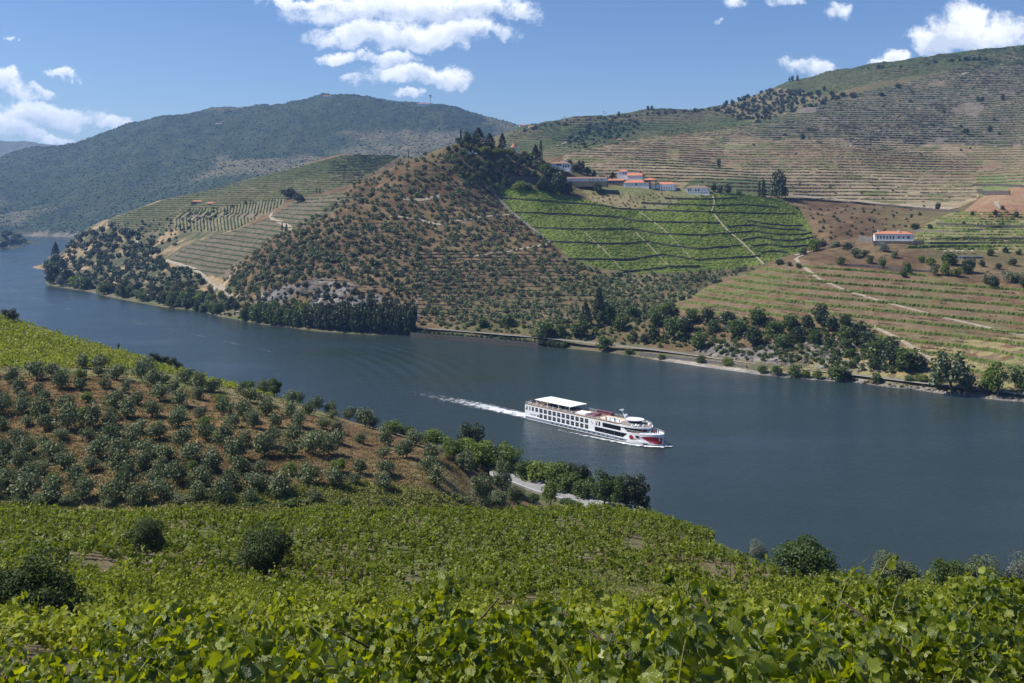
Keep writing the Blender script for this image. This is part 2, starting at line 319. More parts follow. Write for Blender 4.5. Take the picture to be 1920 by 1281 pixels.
def cols(n, a=-170, b=2090): return (np.linspace(a, b, n)-960)/F
class Grid:
    def __init__(s, u, D):
        s.u = u; s.D = D; U, DD = np.meshgrid(u, D); s.U = U; s.DD = DD; s.h = ground(U, DD)
    def at(s, u, D):
        u = np.asarray(u, float); D = np.asarray(D, float)
        fu = np.clip((u-s.u[0])/(s.u[-1]-s.u[0])*(len(s.u)-1), 0, len(s.u)-1.001); i = fu.astype(int); a = fu-i
        j = np.clip(np.searchsorted(s.D, D)-1, 0, len(s.D)-2); b = np.clip((D-s.D[j])/(s.D[j+1]-s.D[j]), 0, 1)
        g = s.h
        return (g[j,i]*(1-a)+g[j,i+1]*a)*(1-b)+(g[j+1,i]*(1-a)+g[j+1,i+1]*a)*b
gs = np.geomspace
gn = Grid(cols(430), np.concatenate([gs(1.5,22,50)[:-1], gs(22,590,290)]))
gf = Grid(cols(740), np.concatenate([gs(455,1230,430)[:-1], gs(1230,2950,190)]))
gm = Grid(cols(420), gs(2900,9600,130))
def hz(X, Y):
    X = np.asarray(X, float); Y = np.asarray(Y, float); u = X/Y
    return np.where(Y < 500, gn.at(u, Y), np.where(Y < 2920, gf.at(u, Y), gm.at(u, Y)))
def hit(px, py, dmin=470, dmax=2900, zup=0.0):
    """world point on the terrain seen at photo position (px,py), nearest one beyond dmin"""
    px = np.atleast_1d(np.asarray(px, float)); py = np.atleast_1d(np.asarray(py, float)); u = (px-960)/F
    Ds = gs(dmin, dmax, 900); g = gn if dmax < 600 else (gf if dmax < 3000 else gm)
    out = np.full((len(px), 3), np.nan)
    for i in range(0, len(px), 2000):
        uu = u[i:i+2000,None]; hh = g.at(np.broadcast_to(uu, (len(uu),900)), np.broadcast_to(Ds, (len(uu),900))) + zup
        ray = H - (py[i:i+2000,None]-YH)/F*Ds; b = hh >= ray; k = np.argmax(b, 1); ok = b[np.arange(len(k)),k]
        k2 = np.maximum(k,1); d0 = (ray-hh)[np.arange(len(k)),k2-1]; d1 = (ray-hh)[np.arange(len(k)),k2]
        t = np.clip(d0/np.where(np.abs(d0-d1)<1e-6,1,d0-d1),0,1); D = Ds[k2-1]*(1-t)+Ds[k2]*t
        o = np.stack([uu[:,0]*D, D, H-(py[i:i+2000]-YH)/F*D - zup], 1); o[~ok] = np.nan; out[i:i+2000] = o
    return out
def pix(X, Y, Zz): return X/Y*F+960, YH-(Zz-H)/Y*F
# ---- land cover colours (albedo of soil, grass, rock), stripes = strength of contour terraces
def cover(g, kind):
    X = g.U*g.DD; Y = g.DD; px, py = pix(X, Y, g.h); sh = X.shape
    c = np.zeros(sh+(4,)); st = np.zeros(sh)
    n1 = np.clip(fbm(X/30, Y/30, 41, 5, .6)*1.2+.5, 0, 1)[...,None]; n2 = np.clip(fbm(X/9, Y/9, 47, 4, .6)*1.4+.5, 0, 1)[...,None]
    n3 = np.clip(fbm(X/140, Y/140, 53, 4, .55)*1.5+.5, 0, 1)[...,None]
    def L(a, b, t): return np.array(a)*(1-t)+np.array(b)*t
    def put(m, rgb, s=0.0):
        c[...,:3] = np.where(m[...,None], rgb, c[...,:3]); st[...] = np.where(m, s, st)
    earth = L((.165,.108,.062), (.285,.21,.115), n1)*(.85+.3*n2); drygrass = L((.27,.21,.10), (.20,.19,.085), n1)
    greengr = L((.06,.08,.03), (.10,.11,.045), n2); scrub = L((.055,.07,.035), (.13,.11,.06), n2); rock = L((.10,.09,.085), (.26,.24,.21), n2)
    ones = np.ones(sh, bool)
    if kind == 'near':
        earth = L(earth*np.array([.84,.72,.66]), drygrass*.75, np.clip((fbm(X/3, Y/3, 83, 3)*1.6+.15),0,.8)[...,None])
        put(ones, L(earth, drygrass, np.clip((n3-.55)*3,0,1)))
        put((Y < 150*K), L((.15,.12,.072), (.10,.12,.04), np.clip((n1-.25)*2.5,0,1)))
        put((py > 928) & (Y > 165) & (Y < 215), L((.16,.17,.06), (.27,.23,.10), n2))
        put((px < 640) & (Y > 275), L((.12,.14,.05),(.22,.19,.09),n2))
        put(np.hypot((px-1100)/300,(Y-300)/40) < 1, L((.08,.10,.04),(.2,.17,.08),n2))
        put(g.h < 1.6, rock)
    if kind == 'far':
        put(ones, L(earth*np.array([.56,.54,.52]), drygrass*.5, np.clip((n3-.5)*2,0,1)), .35)
        put(inpoly(px, py, [(1120,505),(1350,508),(1430,498),(1350,535),(1270,575),(1200,610),(1120,620)]) & (Y < 1000), L(scrub, earth*.6, n2*.6), 0)
        put((px < 450) & (Y > 850), L(scrub, earth, np.clip((n1-.5)*3,0,1)), 0)
        put((Y > 1900*K), L(greengr*.8, scrub, n3), .6)
        put(zone('back_green', px, py) & (Y > 1300), L((.062,.08,.032), (.125,.105,.058), np.clip((n3-.35)*2,0,1)), 1)
        put(zone('brown', px, py) & (Y > 1040), L(L((.26,.215,.135), (.19,.14,.08), n3), (.14,.145,.06), np.clip((n1-.62)*3,0,1)), 1)
        m = zone('brown', px, py) & (Y > 1040) & upz(px, py); put(m, L((.155,.135,.11),(.115,.105,.075),n1), 1)
        put(zone('scrub_top', px, py) & (Y > 1600), L(scrub, earth, n2*.4), 0)
        put(zone('left_green', px, py) & (Y > 1100), L((.07,.085,.038), (.125,.11,.06), n3), 1)
        put(zone('left_rows', px, py) & (Y > 1000), L((.12,.125,.06), (.19,.16,.10), n2), 0)
        put(zone('left_terr', px, py) & (Y > 900) & (Y < 1600), L((.14,.115,.08), (.10,.088,.055), n2), .3)
        put(zone('green', px, py) & (Y > 800) & (Y < 1100), L((.075,.11,.028), (.12,.14,.04), n2), .5)
        put(zone('right_terr', px, py) & (Y < 820), L(L((.175,.12,.075), (.135,.125,.055), n1), (.15,.082,.05), np.clip((n2-.6)*2,0,1)), 0)
        put(zone('right_top', px, py) & (Y < 960), L((.12,.13,.05), (.2,.17,.09), n2), 0)
        put(zone('winery', px, py) & (Y > 900) & (Y < 1150), L((.21,.175,.095), (.13,.14,.06), n1), 0)
        put(zone('small_green', px, py) & (Y > 980) & (Y < 1300), L((.07,.10,.04), (.11,.12,.055), n2), .3)
        put(zone('flat_right', px, py) & (Y > 950) & (Y < 1300), L((.12,.15,.05), (.15,.16,.07), n1), 0)
        put(zone('mound', px, py) & (Y < 1080) & (Y > 850), L((.24,.14,.085), (.27,.19,.11), n1), .2)
        rk = (zone('rock1', px, py) | zone('rock2', px, py)) & (Y < 950); put(rk & (n1[...,0] < .62), rock*.9, 0)
        sandy = (g.h < 4.2) & (Y < 1500); put(sandy, L((.15,.125,.075),(.09,.10,.045),n1), 0)
        put((g.h < 1.0) & (Y < 640) & (n3[...,0] > .3), L((.24,.215,.18),(.33,.30,.26),n2), 0)
    if kind == 'mountain':
        patch = np.clip((fbm(X/420, Y/420, 61, 4)-.12)*7, 0, 1)[...,None]
        put(ones, L(L((.035,.055,.028),(.06,.075,.035),n1), L((.11,.12,.055),(.17,.14,.09),n2), patch), .5)
        put((g.h < 14), L((.24,.2,.15),(.1,.1,.06),n1), 0)
        put((Y > 6500), L((.10,.12,.07),(.16,.15,.1),n1), .5)
        c[...,3] = 1
    return c, st
def terrain_mat(name, fine, bump, period=4.4, dark=(.62,.55,.5)):
    m = bpy.data.materials.new(name); m.use_nodes = True; nt = m.node_tree; N = nt.nodes.new; L = nt.links.new
    p = nt.nodes['Principled BSDF']; p.inputs['Roughness'].default_value = .95; p.inputs['Specular IOR Level'].default_value = .1
    at = N('ShaderNodeAttribute'); at.attribute_name = 'albedo'; ts = N('ShaderNodeAttribute'); ts.attribute_name = 'terraces'
    tc = N('ShaderNodeTexCoord')
    def noise(s, d=6, r=.65):
        n = N('ShaderNodeTexNoise'); n.inputs['Scale'].default_value = s; n.inputs['Detail'].default_value = d; n.inputs['Roughness'].default_value = r
        L(tc.outputs['Object'], n.inputs['Vector']); return n.outputs['Fac']
    def M(op, a, b=None, c=None):
        q = N('ShaderNodeMath'); q.operation = op
        for i, v in enumerate((a, b, c)):
            if v is None: continue
            if isinstance(v, (int, float)): q.inputs[i].default_value = v
            else: L(v, q.inputs[i])
        return q.outputs[0]
    nf = noise(fine); nb = noise(fine*.22, 5, .6); nc = noise(.012, 3, .5)
    k = M('ADD', M('MULTIPLY_ADD', nf, 1.7, .15), M('MULTIPLY_ADD', nb, 1.0, -.5))
    k = M('MAXIMUM', k, .25)
    mu = N('ShaderNodeMix'); mu.data_type='RGBA'; mu.blend_type='MULTIPLY'; mu.inputs['Factor'].default_value = 1
    cx = N('ShaderNodeCombineXYZ'); [L(k, cx.inputs[i]) for i in range(3)]
    L(at.outputs['Color'], mu.inputs['A']); L(cx.outputs[0], mu.inputs['B'])
    sp = N('ShaderNodeSeparateXYZ'); L(tc.outputs['Object'], sp.inputs[0])
    # terrace banks: bare schist and scrub on the riser of every terrace
    ph = M('FRACT', M('ADD', M('DIVIDE', sp.outputs[2], period), M('MULTIPLY', nb, .35)))
    band = M('MULTIPLY', M('SMOOTH_MIN', M('MULTIPLY', M('ABSOLUTE', M('SUBTRACT', ph, .5)), 5.0), 1.0, .3), 1.0)
    band = M('SUBTRACT', 1.0, M('MAXIMUM', M('MINIMUM', band, 1.0), 0.0))
    fac = M('MULTIPLY', M('MULTIPLY', band, ts.outputs['Fac']), M('MULTIPLY_ADD', nc, 1.2, .15))
    mv = N('ShaderNodeMix'); mv.data_type='RGBA'; mv.blend_type='MULTIPLY'; L(fac, mv.inputs['Factor']); L(mu.outputs['Result'], mv.inputs['A']); mv.inputs['B'].default_value = (*dark, 1)
    L(mv.outputs['Result'], p.inputs['Base Color'])
    b = N('ShaderNodeBump'); b.inputs['Strength'].default_value = 1; b.inputs['Distance'].default_value = bump
    L(M('ADD', nf, M('MULTIPLY', M('MULTIPLY', band, ts.outputs['Fac']), -.35)), b.inputs['Height']); L(b.outputs[0], p.inputs['Normal'])
    return m
def gridmesh(name, g, kind, m, zoff=0.0, zmin=-2.5):
    X = g.U*g.DD; V = np.stack([X, g.DD, g.h+zoff], -1).reshape(-1,3); r, c_ = g.h.shape
    i = np.arange(r*c_).reshape(r, c_); q = np.stack([i[:-1,:-1], i[:-1,1:], i[1:,1:], i[1:,:-1]], -1).reshape(-1,4)
    keep = g.h.ravel()[q].max(1) > zmin; q = q[keep]
    col, st = cover(g, kind); col = col.reshape(-1,4); st = st.ravel()
    used = np.unique(q); mp = np.full(r*c_, -1); mp[used] = np.arange(len(used))
    me = npmesh(name, V[used], mp[q], m, True, {'albedo': col[used], 'terraces': st[used]})
    o = add(name, me); o['kind'] = 'structure'; return o
gridmesh('near_hillside', gn, 'near', terrain_mat('near_soil', 2.2, .3))
gridmesh('far_hillside', gf, 'far', terrain_mat('far_soil', .55, .7))
gridmesh('mountain', gm, 'mountain', terrain_mat('mountain_wood', .075, 9, 9.0), -.4)
# ---------------------------------------------------------------- river
def water_mat():
    m = bpy.data.materials.new('river_water'); m.use_nodes = True; nt = m.node_tree; N = nt.nodes.new; L = nt.links.new
    p = nt.nodes['Principled BSDF']; p.inputs['Base Color'].default_value = (.024,.038,.036,1); p.inputs['IOR'].default_value = 1.33
    p.inputs['Roughness'].default_value = .12; p.inputs['Specular IOR Level'].default_value = .5
    tc = N('ShaderNodeTexCoord')
    def noise(s, sx, d, r=.55):
        mp = N('ShaderNodeMapping'); mp.inputs['Scale'].default_value = sx; mp.inputs['Rotation'].default_value = (0,0,R(18)); L(tc.outputs['Object'], mp.inputs[0])
        n = N('ShaderNodeTexNoise'); n.inputs['Scale'].default_value = s; n.inputs['Detail'].default_value = d; n.inputs['Roughness'].default_value = r; L(mp.outputs[0], n.inputs['Vector']); return n.outputs['Fac']
    a = noise(.55, (1,1.6,1), 5, .6); b = noise(.12, (1,1.4,1), 3); w = noise(.008, (1,2.2,1), 3)
    ad = N('ShaderNodeMath'); ad.operation='MULTIPLY_ADD'; L(b, ad.inputs[0]); ad.inputs[1].default_value = 1.5; L(a, ad.inputs[2])
    mr = N('ShaderNodeMapRange'); mr.inputs['From Min'].default_value=.3; mr.inputs['From Max'].default_value=.65; mr.inputs['To Min'].default_value=.35; mr.inputs['To Max'].default_value=1; L(w, mr.inputs['Value'])
    bp = N('ShaderNodeBump'); bp.inputs['Distance'].default_value = .42; L(mr.outputs[0], bp.inputs['Strength']); L(ad.outputs[0], bp.inputs['Height']); L(bp.outputs[0], p.inputs['Normal'])
    # diverging ship waves astern
    def M(op, x, y=None):
        q = N('ShaderNodeMath'); q.operation = op
        for i, v in enumerate((x, y)):
            if v is None: continue
            if isinstance(v, (int, float)): q.inputs[i].default_value = v
            else: L(v, q.inputs[i])
        return q.outputs[0]
    sp = N('ShaderNodeSeparateXYZ'); L(tc.outputs['Object'], sp.inputs[0]); dx = M('ADD', sp.outputs[0], 62); dy = M('SUBTRACT', sp.outputs[1], 610)
    pn = M('ADD', M('MULTIPLY', dx, .927), M('MULTIPLY', dy, .375)); pc = M('SUBTRACT', M('MULTIPLY', dy, .927), M('MULTIPLY', dx, .375))
    pn2 = M('ADD', pn, M('MULTIPLY', M('MULTIPLY', pc, pc), .0012))
    env = M('MAXIMUM', M('SUBTRACT', 1.0, M('ADD', M('POWER', M('ABSOLUTE', M('DIVIDE', pn, 48)), 2), M('POWER', M('ABSOLUTE', M('DIVIDE', pc, 135)), 2))), 0)
    wv = M('MULTIPLY', M('MULTIPLY', M('SINE', M('MULTIPLY', pn2, .62)), env), .55)
    L(M('ADD', ad.outputs[0], wv), bp.inputs['Height'])
    mr2 = N('ShaderNodeMapRange'); mr2.inputs['From Min'].default_value=.35; mr2.inputs['From Max'].default_value=.65; mr2.inputs['To Min'].default_value=.09; mr2.inputs['To Max'].default_value=.24; L(w, mr2.inputs['Value']); L(mr2.outputs[0], p.inputs['Roughness'])
    return m
o = add('river', npmesh('river', [(-9000,-500,0),(9000,-500,0),(9000,12000,0),(-9000,12000,0)], [(0,1,2,3)], water_mat())); o['kind'] = 'structure'
# ---------------------------------------------------------------- foliage building blocks
def rand_dirs(n, r):
    v = r.normal(size=(n,3)); return v/np.linalg.norm(v, axis=1, keepdims=True)
def leaves(cent, outw, size, r, aspect=.62, bias=.7, hexa=False):
    """one small leaf-shaped face per centre; returns V, F, tint"""
    n = len(cent); nr = outw*bias + rand_dirs(n, r)*(1-bias*.4); nr /= np.linalg.norm(nr, axis=1, keepdims=True)
    t = np.cross(nr, rand_dirs(n, r)); t /= np.linalg.norm(t, axis=1, keepdims=True)+1e-9; b = np.cross(nr, t)
    s = size*(.65+.7*r.random(n))[:,None]
    if hexa:
        pr = [(-.5,0,0),(-.2,.42,.06),(.22,.36,.04),(.55,0,-.1),(.22,-.36,.04),(-.2,-.42,.06)]
        V = np.stack([cent + t*s*a + b*s*c*aspect*1.5 + nr*s*d for a,c,d in pr], 1); k = 6
    else:
        pr = [(-.5,-.1),(.05,-.5),(.5,.1),(-.05,.5)]
        V = np.stack([cent + t*s*a + b*s*c*aspect*1.6 for a,c in pr], 1); k = 4
    ti = np.repeat(r.random(n), k)
    return V.reshape(-1,3), np.arange(n*k).reshape(n,k), ti
def crown_pts(n, rx, rz, cz, r, lumps=9, lr=.42, flat=0.0, low=-.75):
    """points on lumpy ellipsoidal crown, with outward directions"""
    d = rand_dirs(lumps, r); lo_ = np.arange(lumps) % 2 == 0; d[:,2] = np.where(lo_, low*(.35+.5*r.random(lumps)), np.abs(d[:,2])*1.05)
    lc = d*(.35+.42*r.random((lumps,1))); lrad = lr*(.7+.6*r.random(lumps))
    k = np.minimum(r.integers(0, lumps+3, n), lumps); dd = rand_dirs(n, r)
    core = k == lumps; kk = np.where(core, 0, k)
    rad = np.where(core, .62, lrad[kk])*(.72+.33*r.random(n))
    p = np.where(core[:,None], 0, lc[kk]) + dd*rad[:,None]
    p[:,2] = np.maximum(p[:,2], low+r.random(n)*.12)
    o = dd*.6 + p*.7 + np.array([0,0,.25]); o /= np.linalg.norm(o, axis=1, keepdims=True)
    return p*np.array([rx, rx, rz]) + np.array([0,0,cz]), o
def crown(n, rx, rz, cz, leaf, seed, lumps=9, lr=.42, hexa=False, low=-.75, aspect=.62):
    r = np.random.default_rng(seed); p, o = crown_pts(n, rx, rz, cz, r, lumps, lr, low=low); return leaves(p, o, leaf, r, aspect, hexa=hexa)
def spire(n, rx, h, leaf, seed, ragged=.15, z0=.3, powr=.8, tiers=0):
    r = np.random.default_rng(seed); z = r.random(n)**.9; a = r.random(n)*2*math.pi
    w = (np.sin(np.clip(z*1.02,0,1)**powr*math.pi*.5+.0) ) if False else np.clip(np.minimum(z*6+.35, 1),0,1)*(1-z**1.7)**.75
    if tiers: w = w*(.72+.28*np.abs(np.sin(z*tiers*math.pi + np.sin(a*2)*.6)))
    w = w*(1-ragged+2*ragged*r.random(n))*(.82+.2*r.random(n))
    p = np.stack([np.cos(a)*w*rx, np.sin(a)*w*rx, z0+z*(h-z0)], 1)
    o = np.stack([np.cos(a), np.sin(a), .35+0*a], 1); o /= np.linalg.norm(o, axis=1, keepdims=True)
    return leaves(p, o, leaf, r, .6)
def trunk_mesh(name, h, r0, seed, m, limbs=4, spread=.9, lean=.1):
    r = random.Random(seed); b = MB(); lx, ly = r.uniform(-lean,lean)*h, r.uniform(-lean,lean)*h
    top = (lx, ly, h*.5); b.path([(0,0,-.6),(lx*.3,ly*.3,h*.2),top], r0, r0*.72, 6)
    for i in range(limbs):
        a = 2*math.pi*i/limbs + r.uniform(-.4,.4); s = h*spread*r.uniform(.35,.6)
        b.path([top, (lx+math.cos(a)*s*.5, ly+math.sin(a)*s*.5, h*.72), (lx+math.cos(a)*s, ly+math.sin(a)*s, h*r.uniform(.92,1.15))], r0*.55, r0*.15, 4)
    return b.mesh(name, m)
M_bark = mat('bark', (.11,.09,.07), .9, .1, var=.35, vscale=6, bump=.4, bscale=12)
M_olive = foliage('olive_leaf', (.06,.078,.034), (.205,.235,.115), rough=.6, spec=.2, trans=.12, tcol=(1.5,1.6,.9))
M_dark = foliage('evergreen_leaf', (.022,.034,.014), (.065,.088,.034), rough=.5, spec=.3, trans=.12)
M_leafy = foliage('broad_leaf', (.035,.06,.014), (.10,.145,.035), rough=.5, spec=.3, trans=.25)
M_bright = foliage('yellow_green_broad_leaf', (.06,.095,.014), (.17,.22,.035), rough=.5, spec=.3, trans=.3)  # own leaf colour of the yellow-green trees and bushes
M_grey = foliage('grey_leaf', (.085,.105,.085), (.22,.25,.20), rough=.55, spec=.3, trans=.15, tcol=(1.3,1.3,1.0))
M_cypress = foliage('cypress_leaf', (.012,.02,.009), (.035,.052,.022), rough=.6, spec=.2, trans=.05)
M_vine = foliage('vine_leaf_small', (.055,.085,.006), (.29,.315,.03), rough=.52, spec=.25, trans=.32, tcol=(1.9,1.9,.7))
M_vinefar = foliage('vine_leaf_far', (.075,.11,.02), (.17,.21,.04), rough=.6, spec=.25, trans=.25)
M_olivedark = foliage('dark_olive_leaf', (.028,.045,.014), (.10,.13,.045), rough=.65, spec=.12, trans=.12)
M_vinebright = foliage('vine_leaf_bright', (.11,.16,.025), (.25,.30,.06), rough=.7, spec=.15, trans=.25)
M_vineupper = foliage('vine_leaf_upper', (.045,.06,.028), (.10,.115,.05), rough=.8, spec=.05, trans=.1)
M_weed = foliage('weed_leaf', (.12,.14,.035), (.27,.26,.08), rough=.7, spec=.15, trans=.25)
M_grapeb = None
M_drybush = foliage('dry_scrub_leaf', (.10,.09,.04), (.22,.19,.085), rough=.7, spec=.15, trans=.2)
def cm(name, t, m): return npmesh(name, t[0], t[1], m, False, {'tint': t[2]})
OL_N = [(cm('olive_crown', crown(1200, 2.35+.2*(i%3), 1.9+.2*(i%2), 2.3, .36, 100+i, 8+i%4, .60, low=-.85), M_olive), trunk_mesh('olive_trunk', 2.3, .22, i, M_bark, 4)) for i in range(8)]
OLF = [crown(95, 2.7, 2.2, 2.05, 1.0, 200+i, 7, .45) for i in range(6)]
BRF = [crown(110, 2.8, 2.4, 2.1, 1.1, 230+i, 7, .45) for i in range(6)]
OL_F = [(cm('olive_crown', t, M_olive), trunk_mesh('olive_trunk', 2.0, .2, 20+i, M_bark, 3)) for i, t in enumerate(OLF)]
def bigset(m, n, leaf, seed, lumps=13, count=5, lr=.42, rx=4.0, rz=4.3, cz=4.1, th=4.5):
    return [(cm('crown', crown(n, rx*(.9+.1*(i%3)), rz, cz, leaf, seed+i, lumps+i, lr, low=-.95), m), trunk_mesh('trunk', th, .3, seed+i, M_bark, 5)) for i in range(count)]
SET = dict(evergreen=bigset(M_dark, 900, .72, 300), leafy=bigset(M_leafy, 900, .72, 320), bright=bigset(M_bright, 900, .72, 340), grey=bigset(M_grey, 800, .6, 360), olivebig=bigset(M_olive, 900, .62, 380),
           conifer=[(cm('crown', spire(900, 3.4, 13, .8, 400+i, .25, 1.0, tiers=9), M_cypress), trunk_mesh('trunk', 6, .3, 400+i, M_bark, 1, .1, .02)) for i in range(3)],
           cypress=[(cm('crown', spire(600, 1.15, 12, .5, 410+i, .12, .2), M_cypress), trunk_mesh('trunk', 3, .2, 410+i, M_bark, 1, .05, .01)) for i in range(3)],
           poplar=[(cm('crown', spire(900, 2.6, 15, .75, 420+i, .25, 1.0), M_dark), trunk_mesh('trunk', 5, .3, 420+i, M_bark, 2, .2, .02)) for i in range(2)],
           airy=bigset(M_olive, 1100, .62, 430, 18, 3, .26, 4.2, 4.6, 5.0, 6))
SET['airybright'] = [(cm('crown', crown(1000, 4.0, 4.4, 4.8, .62, 450+i, 17, .28, low=-.95), M_bright), trunk_mesh('trunk', 6, .3, 450+i, M_bark, 5)) for i in range(2)]
BASEW = dict(evergreen=8.0, leafy=8.0, bright=8.0, grey=8.0, olivebig=8.0, conifer=6.4, cypress=2.3, poplar=5.2, airy=8.4, airybright=8.0)
BASEH = dict(evergreen=8.6, leafy=8.6, bright=8.6, grey=8.6, olivebig=8.6, conifer=13, cypress=12, poplar=15, airy=9.6, airybright=9.2)
trees_made = 0
def plant(name, pair, pos, sxy, sz, label, cat='tree', group=None, sink=.15):
    global trees_made; trees_made += 1
    e = empty(name, (pos[0], pos[1], pos[2]-sink), rnd.uniform(0, 6.28)); e.scale = (sxy, sxy, sz)
    tag(e, label, cat, group)
    add('crown', pair[0], e); add('trunk', pair[1], e)
    return e
def plant_px(kind, px, py, wpx, hpx, name='tree', label='', cat='tree', group=None, dmin=470, dmax=2900):
    for dy in ((0,4,8,14,20,28,36,46) if dmin < 470 else (0,-3,-6,-9,-13,-18,5,10)):
        p = hit(px, py+dy, dmin, dmax)[0]
        if not np.isnan(p[0]) and p[2] > .1: break
    hpx = hpx+max(0,dy)*.7
    if np.isnan(p[0]): print('MISS', kind, px, py); return None
    s = p[1]/F; pr = SET[kind]
    return plant(name, pr[rnd.randrange(len(pr))], p, wpx*s/BASEW[kind], hpx*s/BASEH[kind], label, cat, group)
def merged(name, variants, pos, scl, m, label, cat, kind='stuff', parent=None):
    Vs, Fs, Ts, k = [], [], [], 0; pos = np.asarray(pos); scl = np.asarray(scl)
    for i, (p, s) in enumerate(zip(pos, scl)):
        V, Fq, T = variants[i % len(variants)]; a = rnd.uniform(0, 6.28); c, sn = math.cos(a), math.sin(a)
        W_ = np.stack([(V[:,0]*c-V[:,1]*sn)*s[0], (V[:,0]*sn+V[:,1]*c)*s[0], V[:,2]*s[1]], 1) + p
        Vs.append(W_); Fs.append(Fq+k); k += len(V); o = rnd.random(); Ts.append(T*.65+o*.35)
    if not Vs: return None
    ob = add(name, npmesh(name, np.concatenate(Vs), np.concatenate(Fs), m, False, {'tint': np.concatenate(Ts)}), parent)
    if parent is None: tag(ob, label, cat, kind=kind)
    else: ob['kind'] = kind
    return ob
# ---------------------------------------------------------------- roads, tracks, walls, vine rows on the far bank
M_gravel = mat('pale_gravel', (.36,.33,.28), .95, .1, var=.2, vscale=.8)
M_dirt = mat('dirt', (.29,.245,.18), .95, .1, var=.22, vscale=.5)
M_wall = mat('schist_wall', (.10,.088,.078), .95, .1, var=.4, vscale=1.2, bump=.6, bscale=2.5)
M_wallpale = mat('pale_stone_wall', (.17,.155,.135), .95, .1, var=.3, vscale=1.0, bump=.5, bscale=2.5)
M_asphalt = mat('asphalt', (.25,.245,.24), .9, .2, var=.12, vscale=.6)
M_steel = mat('galvanised_steel', (.45,.46,.47), .45, .5, .6)
def chain(pts, step=2.0, dmin=470, dmax=2900):
    pts = np.array(pts, float); seg = [pts[0]]
    for a, b in zip(pts[:-1], pts[1:]):
        n = max(2, int(np.hypot(*(b-a))/4)); seg += [a+(b-a)*(i+1)/n for i in range(n)]
    seg = np.array(seg); w = hit(seg[:,0], seg[:,1], dmin, dmax); w = w[~np.isnan(w[:,0])]
    if len(w) < 2: return w
    for _ in range(3):
        w[1:-1,:2] = (w[:-2,:2]+w[1:-1,:2]*2+w[2:,:2])/4
    out = [w[0]]
    for a, b in zip(w[:-1], w[1:]):
        L_ = np.hypot(*(b-a)[:2]); 
        if L_ < .3: continue
        n = max(1, int(L_/step)); out += [a+(b-a)*(i+1)/n for i in range(n)]
    o = np.array(out); o[:,2] = hz(o[:,0], o[:,1]); return o
def sides(w, width):
    t = np.gradient(w[:,:2], axis=0); t /= np.linalg.norm(t, axis=1, keepdims=True)+1e-9; nrm = np.stack([-t[:,1], t[:,0]], 1)
    return w[:,:2]+nrm*width/2, w[:,:2]-nrm*width/2
def drape(name, pts, width, m, zoff=.35, flat=True, dmin=470, dmax=2900, w=None, kind='structure'):
    w = chain(pts, 3.0, dmin, dmax) if w is None else w
    if len(w) < 2: print('no road', pts[0]); return
    a, b = sides(w, width); mid = w[:,2]
    za, zb = hz(a[:,0], a[:,1]), hz(b[:,0], b[:,1]); zt = np.maximum(np.maximum(za, zb), mid)+zoff
    if flat: za2 = zb2 = zt
    else: za2, zb2 = za+zoff, zb+zoff
    n = len(w); V = np.concatenate([np.c_[a, za2], np.c_[b, zb2], np.c_[a, za2-2.5], np.c_[b, zb2-2.5]])
    i = np.arange(n-1); Fq = np.concatenate([np.stack([i,i+1,n+i+1,n+i],1), np.stack([i,2*n+i,2*n+i+1,i+1],1), np.stack([n+i,n+i+1,3*n+i+1,3*n+i],1)])
    o = add(name, npmesh(name, V, Fq, m, False)); 
    if kind: o['kind'] = kind
    return o
for t, wd in (([(756,373),(782,376),(805,373),(826,368)],3.5), ([(731,406),(777,410),(820,422),(866,414),(915,406),(965,402)],3.0), ([(888,481),(960,471),(1025,459)],3.0),
              ([(517,397),(504,402),(512,412),(531,419),(546,432)],4.0), ([(310,488),(322,493),(340,497),(362,504),(376,514),(392,528),(410,540),(430,554),(446,572)],3.5),
              ([(314,428),(330,416),(354,406)],4.0), ([(268,424),(256,440),(252,450),(262,459),(282,461)],3.5), ([(1507,479),(1486,487),(1507,501),(1536,524),(1590,547),(1640,562),(1687,575),(1784,600),(1900,626),(2000,645)],2.6),
              ([(1633,611),(1687,637),(1720,658),(1752,679)],2.6), ([(1476,367),(1600,377),(1700,386),(1790,392)],9.0), ([(1862,127),(1920,107)],7.0), ([(1796,142),(1818,136)],8.0),
              ([(1868,378),(1868,388),(1882,392)],4.0), ([(900,345),(935,352),(948,345)],3.0), ([(1490,480),(1520,472)],5.0), ([(1040,276),(1075,262)], 3.0)):
    drape('dirt_track', t, wd, M_dirt, flat=False, zoff=.5)
drape('track', [(354,406),(395,406),(440,404),(481,404)], 2.5, M_dirt)
def line_world(pts, z):
    p = np.array(pts, float); D = (H-z)*F/(p[:,1]-YH); w = np.stack([(p[:,0]-960)/F*D, D, np.full(len(p), z)], 1)
    out = [w[0]]
    for a, b in zip(w[:-1], w[1:]):
        n = max(1, int(np.linalg.norm(b-a)/4)); out += [a+(b-a)*(i+1)/n for i in range(n)]
    return np.array(out)
def railway(pts, z):
    w = line_world(pts, z); a, b = sides(w, 5.0); n = len(w)
    V = np.concatenate([np.c_[a, w[:,2]+.6], np.c_[b, w[:,2]+.6], np.c_[b, w[:,2]-4.5]]); i = np.arange(n-1)
    o = add('railway_bed', npmesh('railway_bed', V, np.stack([i,i+1,n+i+1,n+i],1), M_gravel)); o['kind'] = 'structure'
    # rails
    for s in (-.72, .72):
        t = np.gradient(w[:,:2], axis=0); t /= np.linalg.norm(t, axis=1, keepdims=True); q = w[:,:2]+np.stack([-t[:,1],t[:,0]],1)*s
        mb = MB(); 
        for k in range(n-1): mb.tube((*q[k], w[k,2]+.72), (*q[k+1], w[k+1,2]+.72), .09, n=3)
        mb.build('rail', M_wallpale, o)
    return w, b
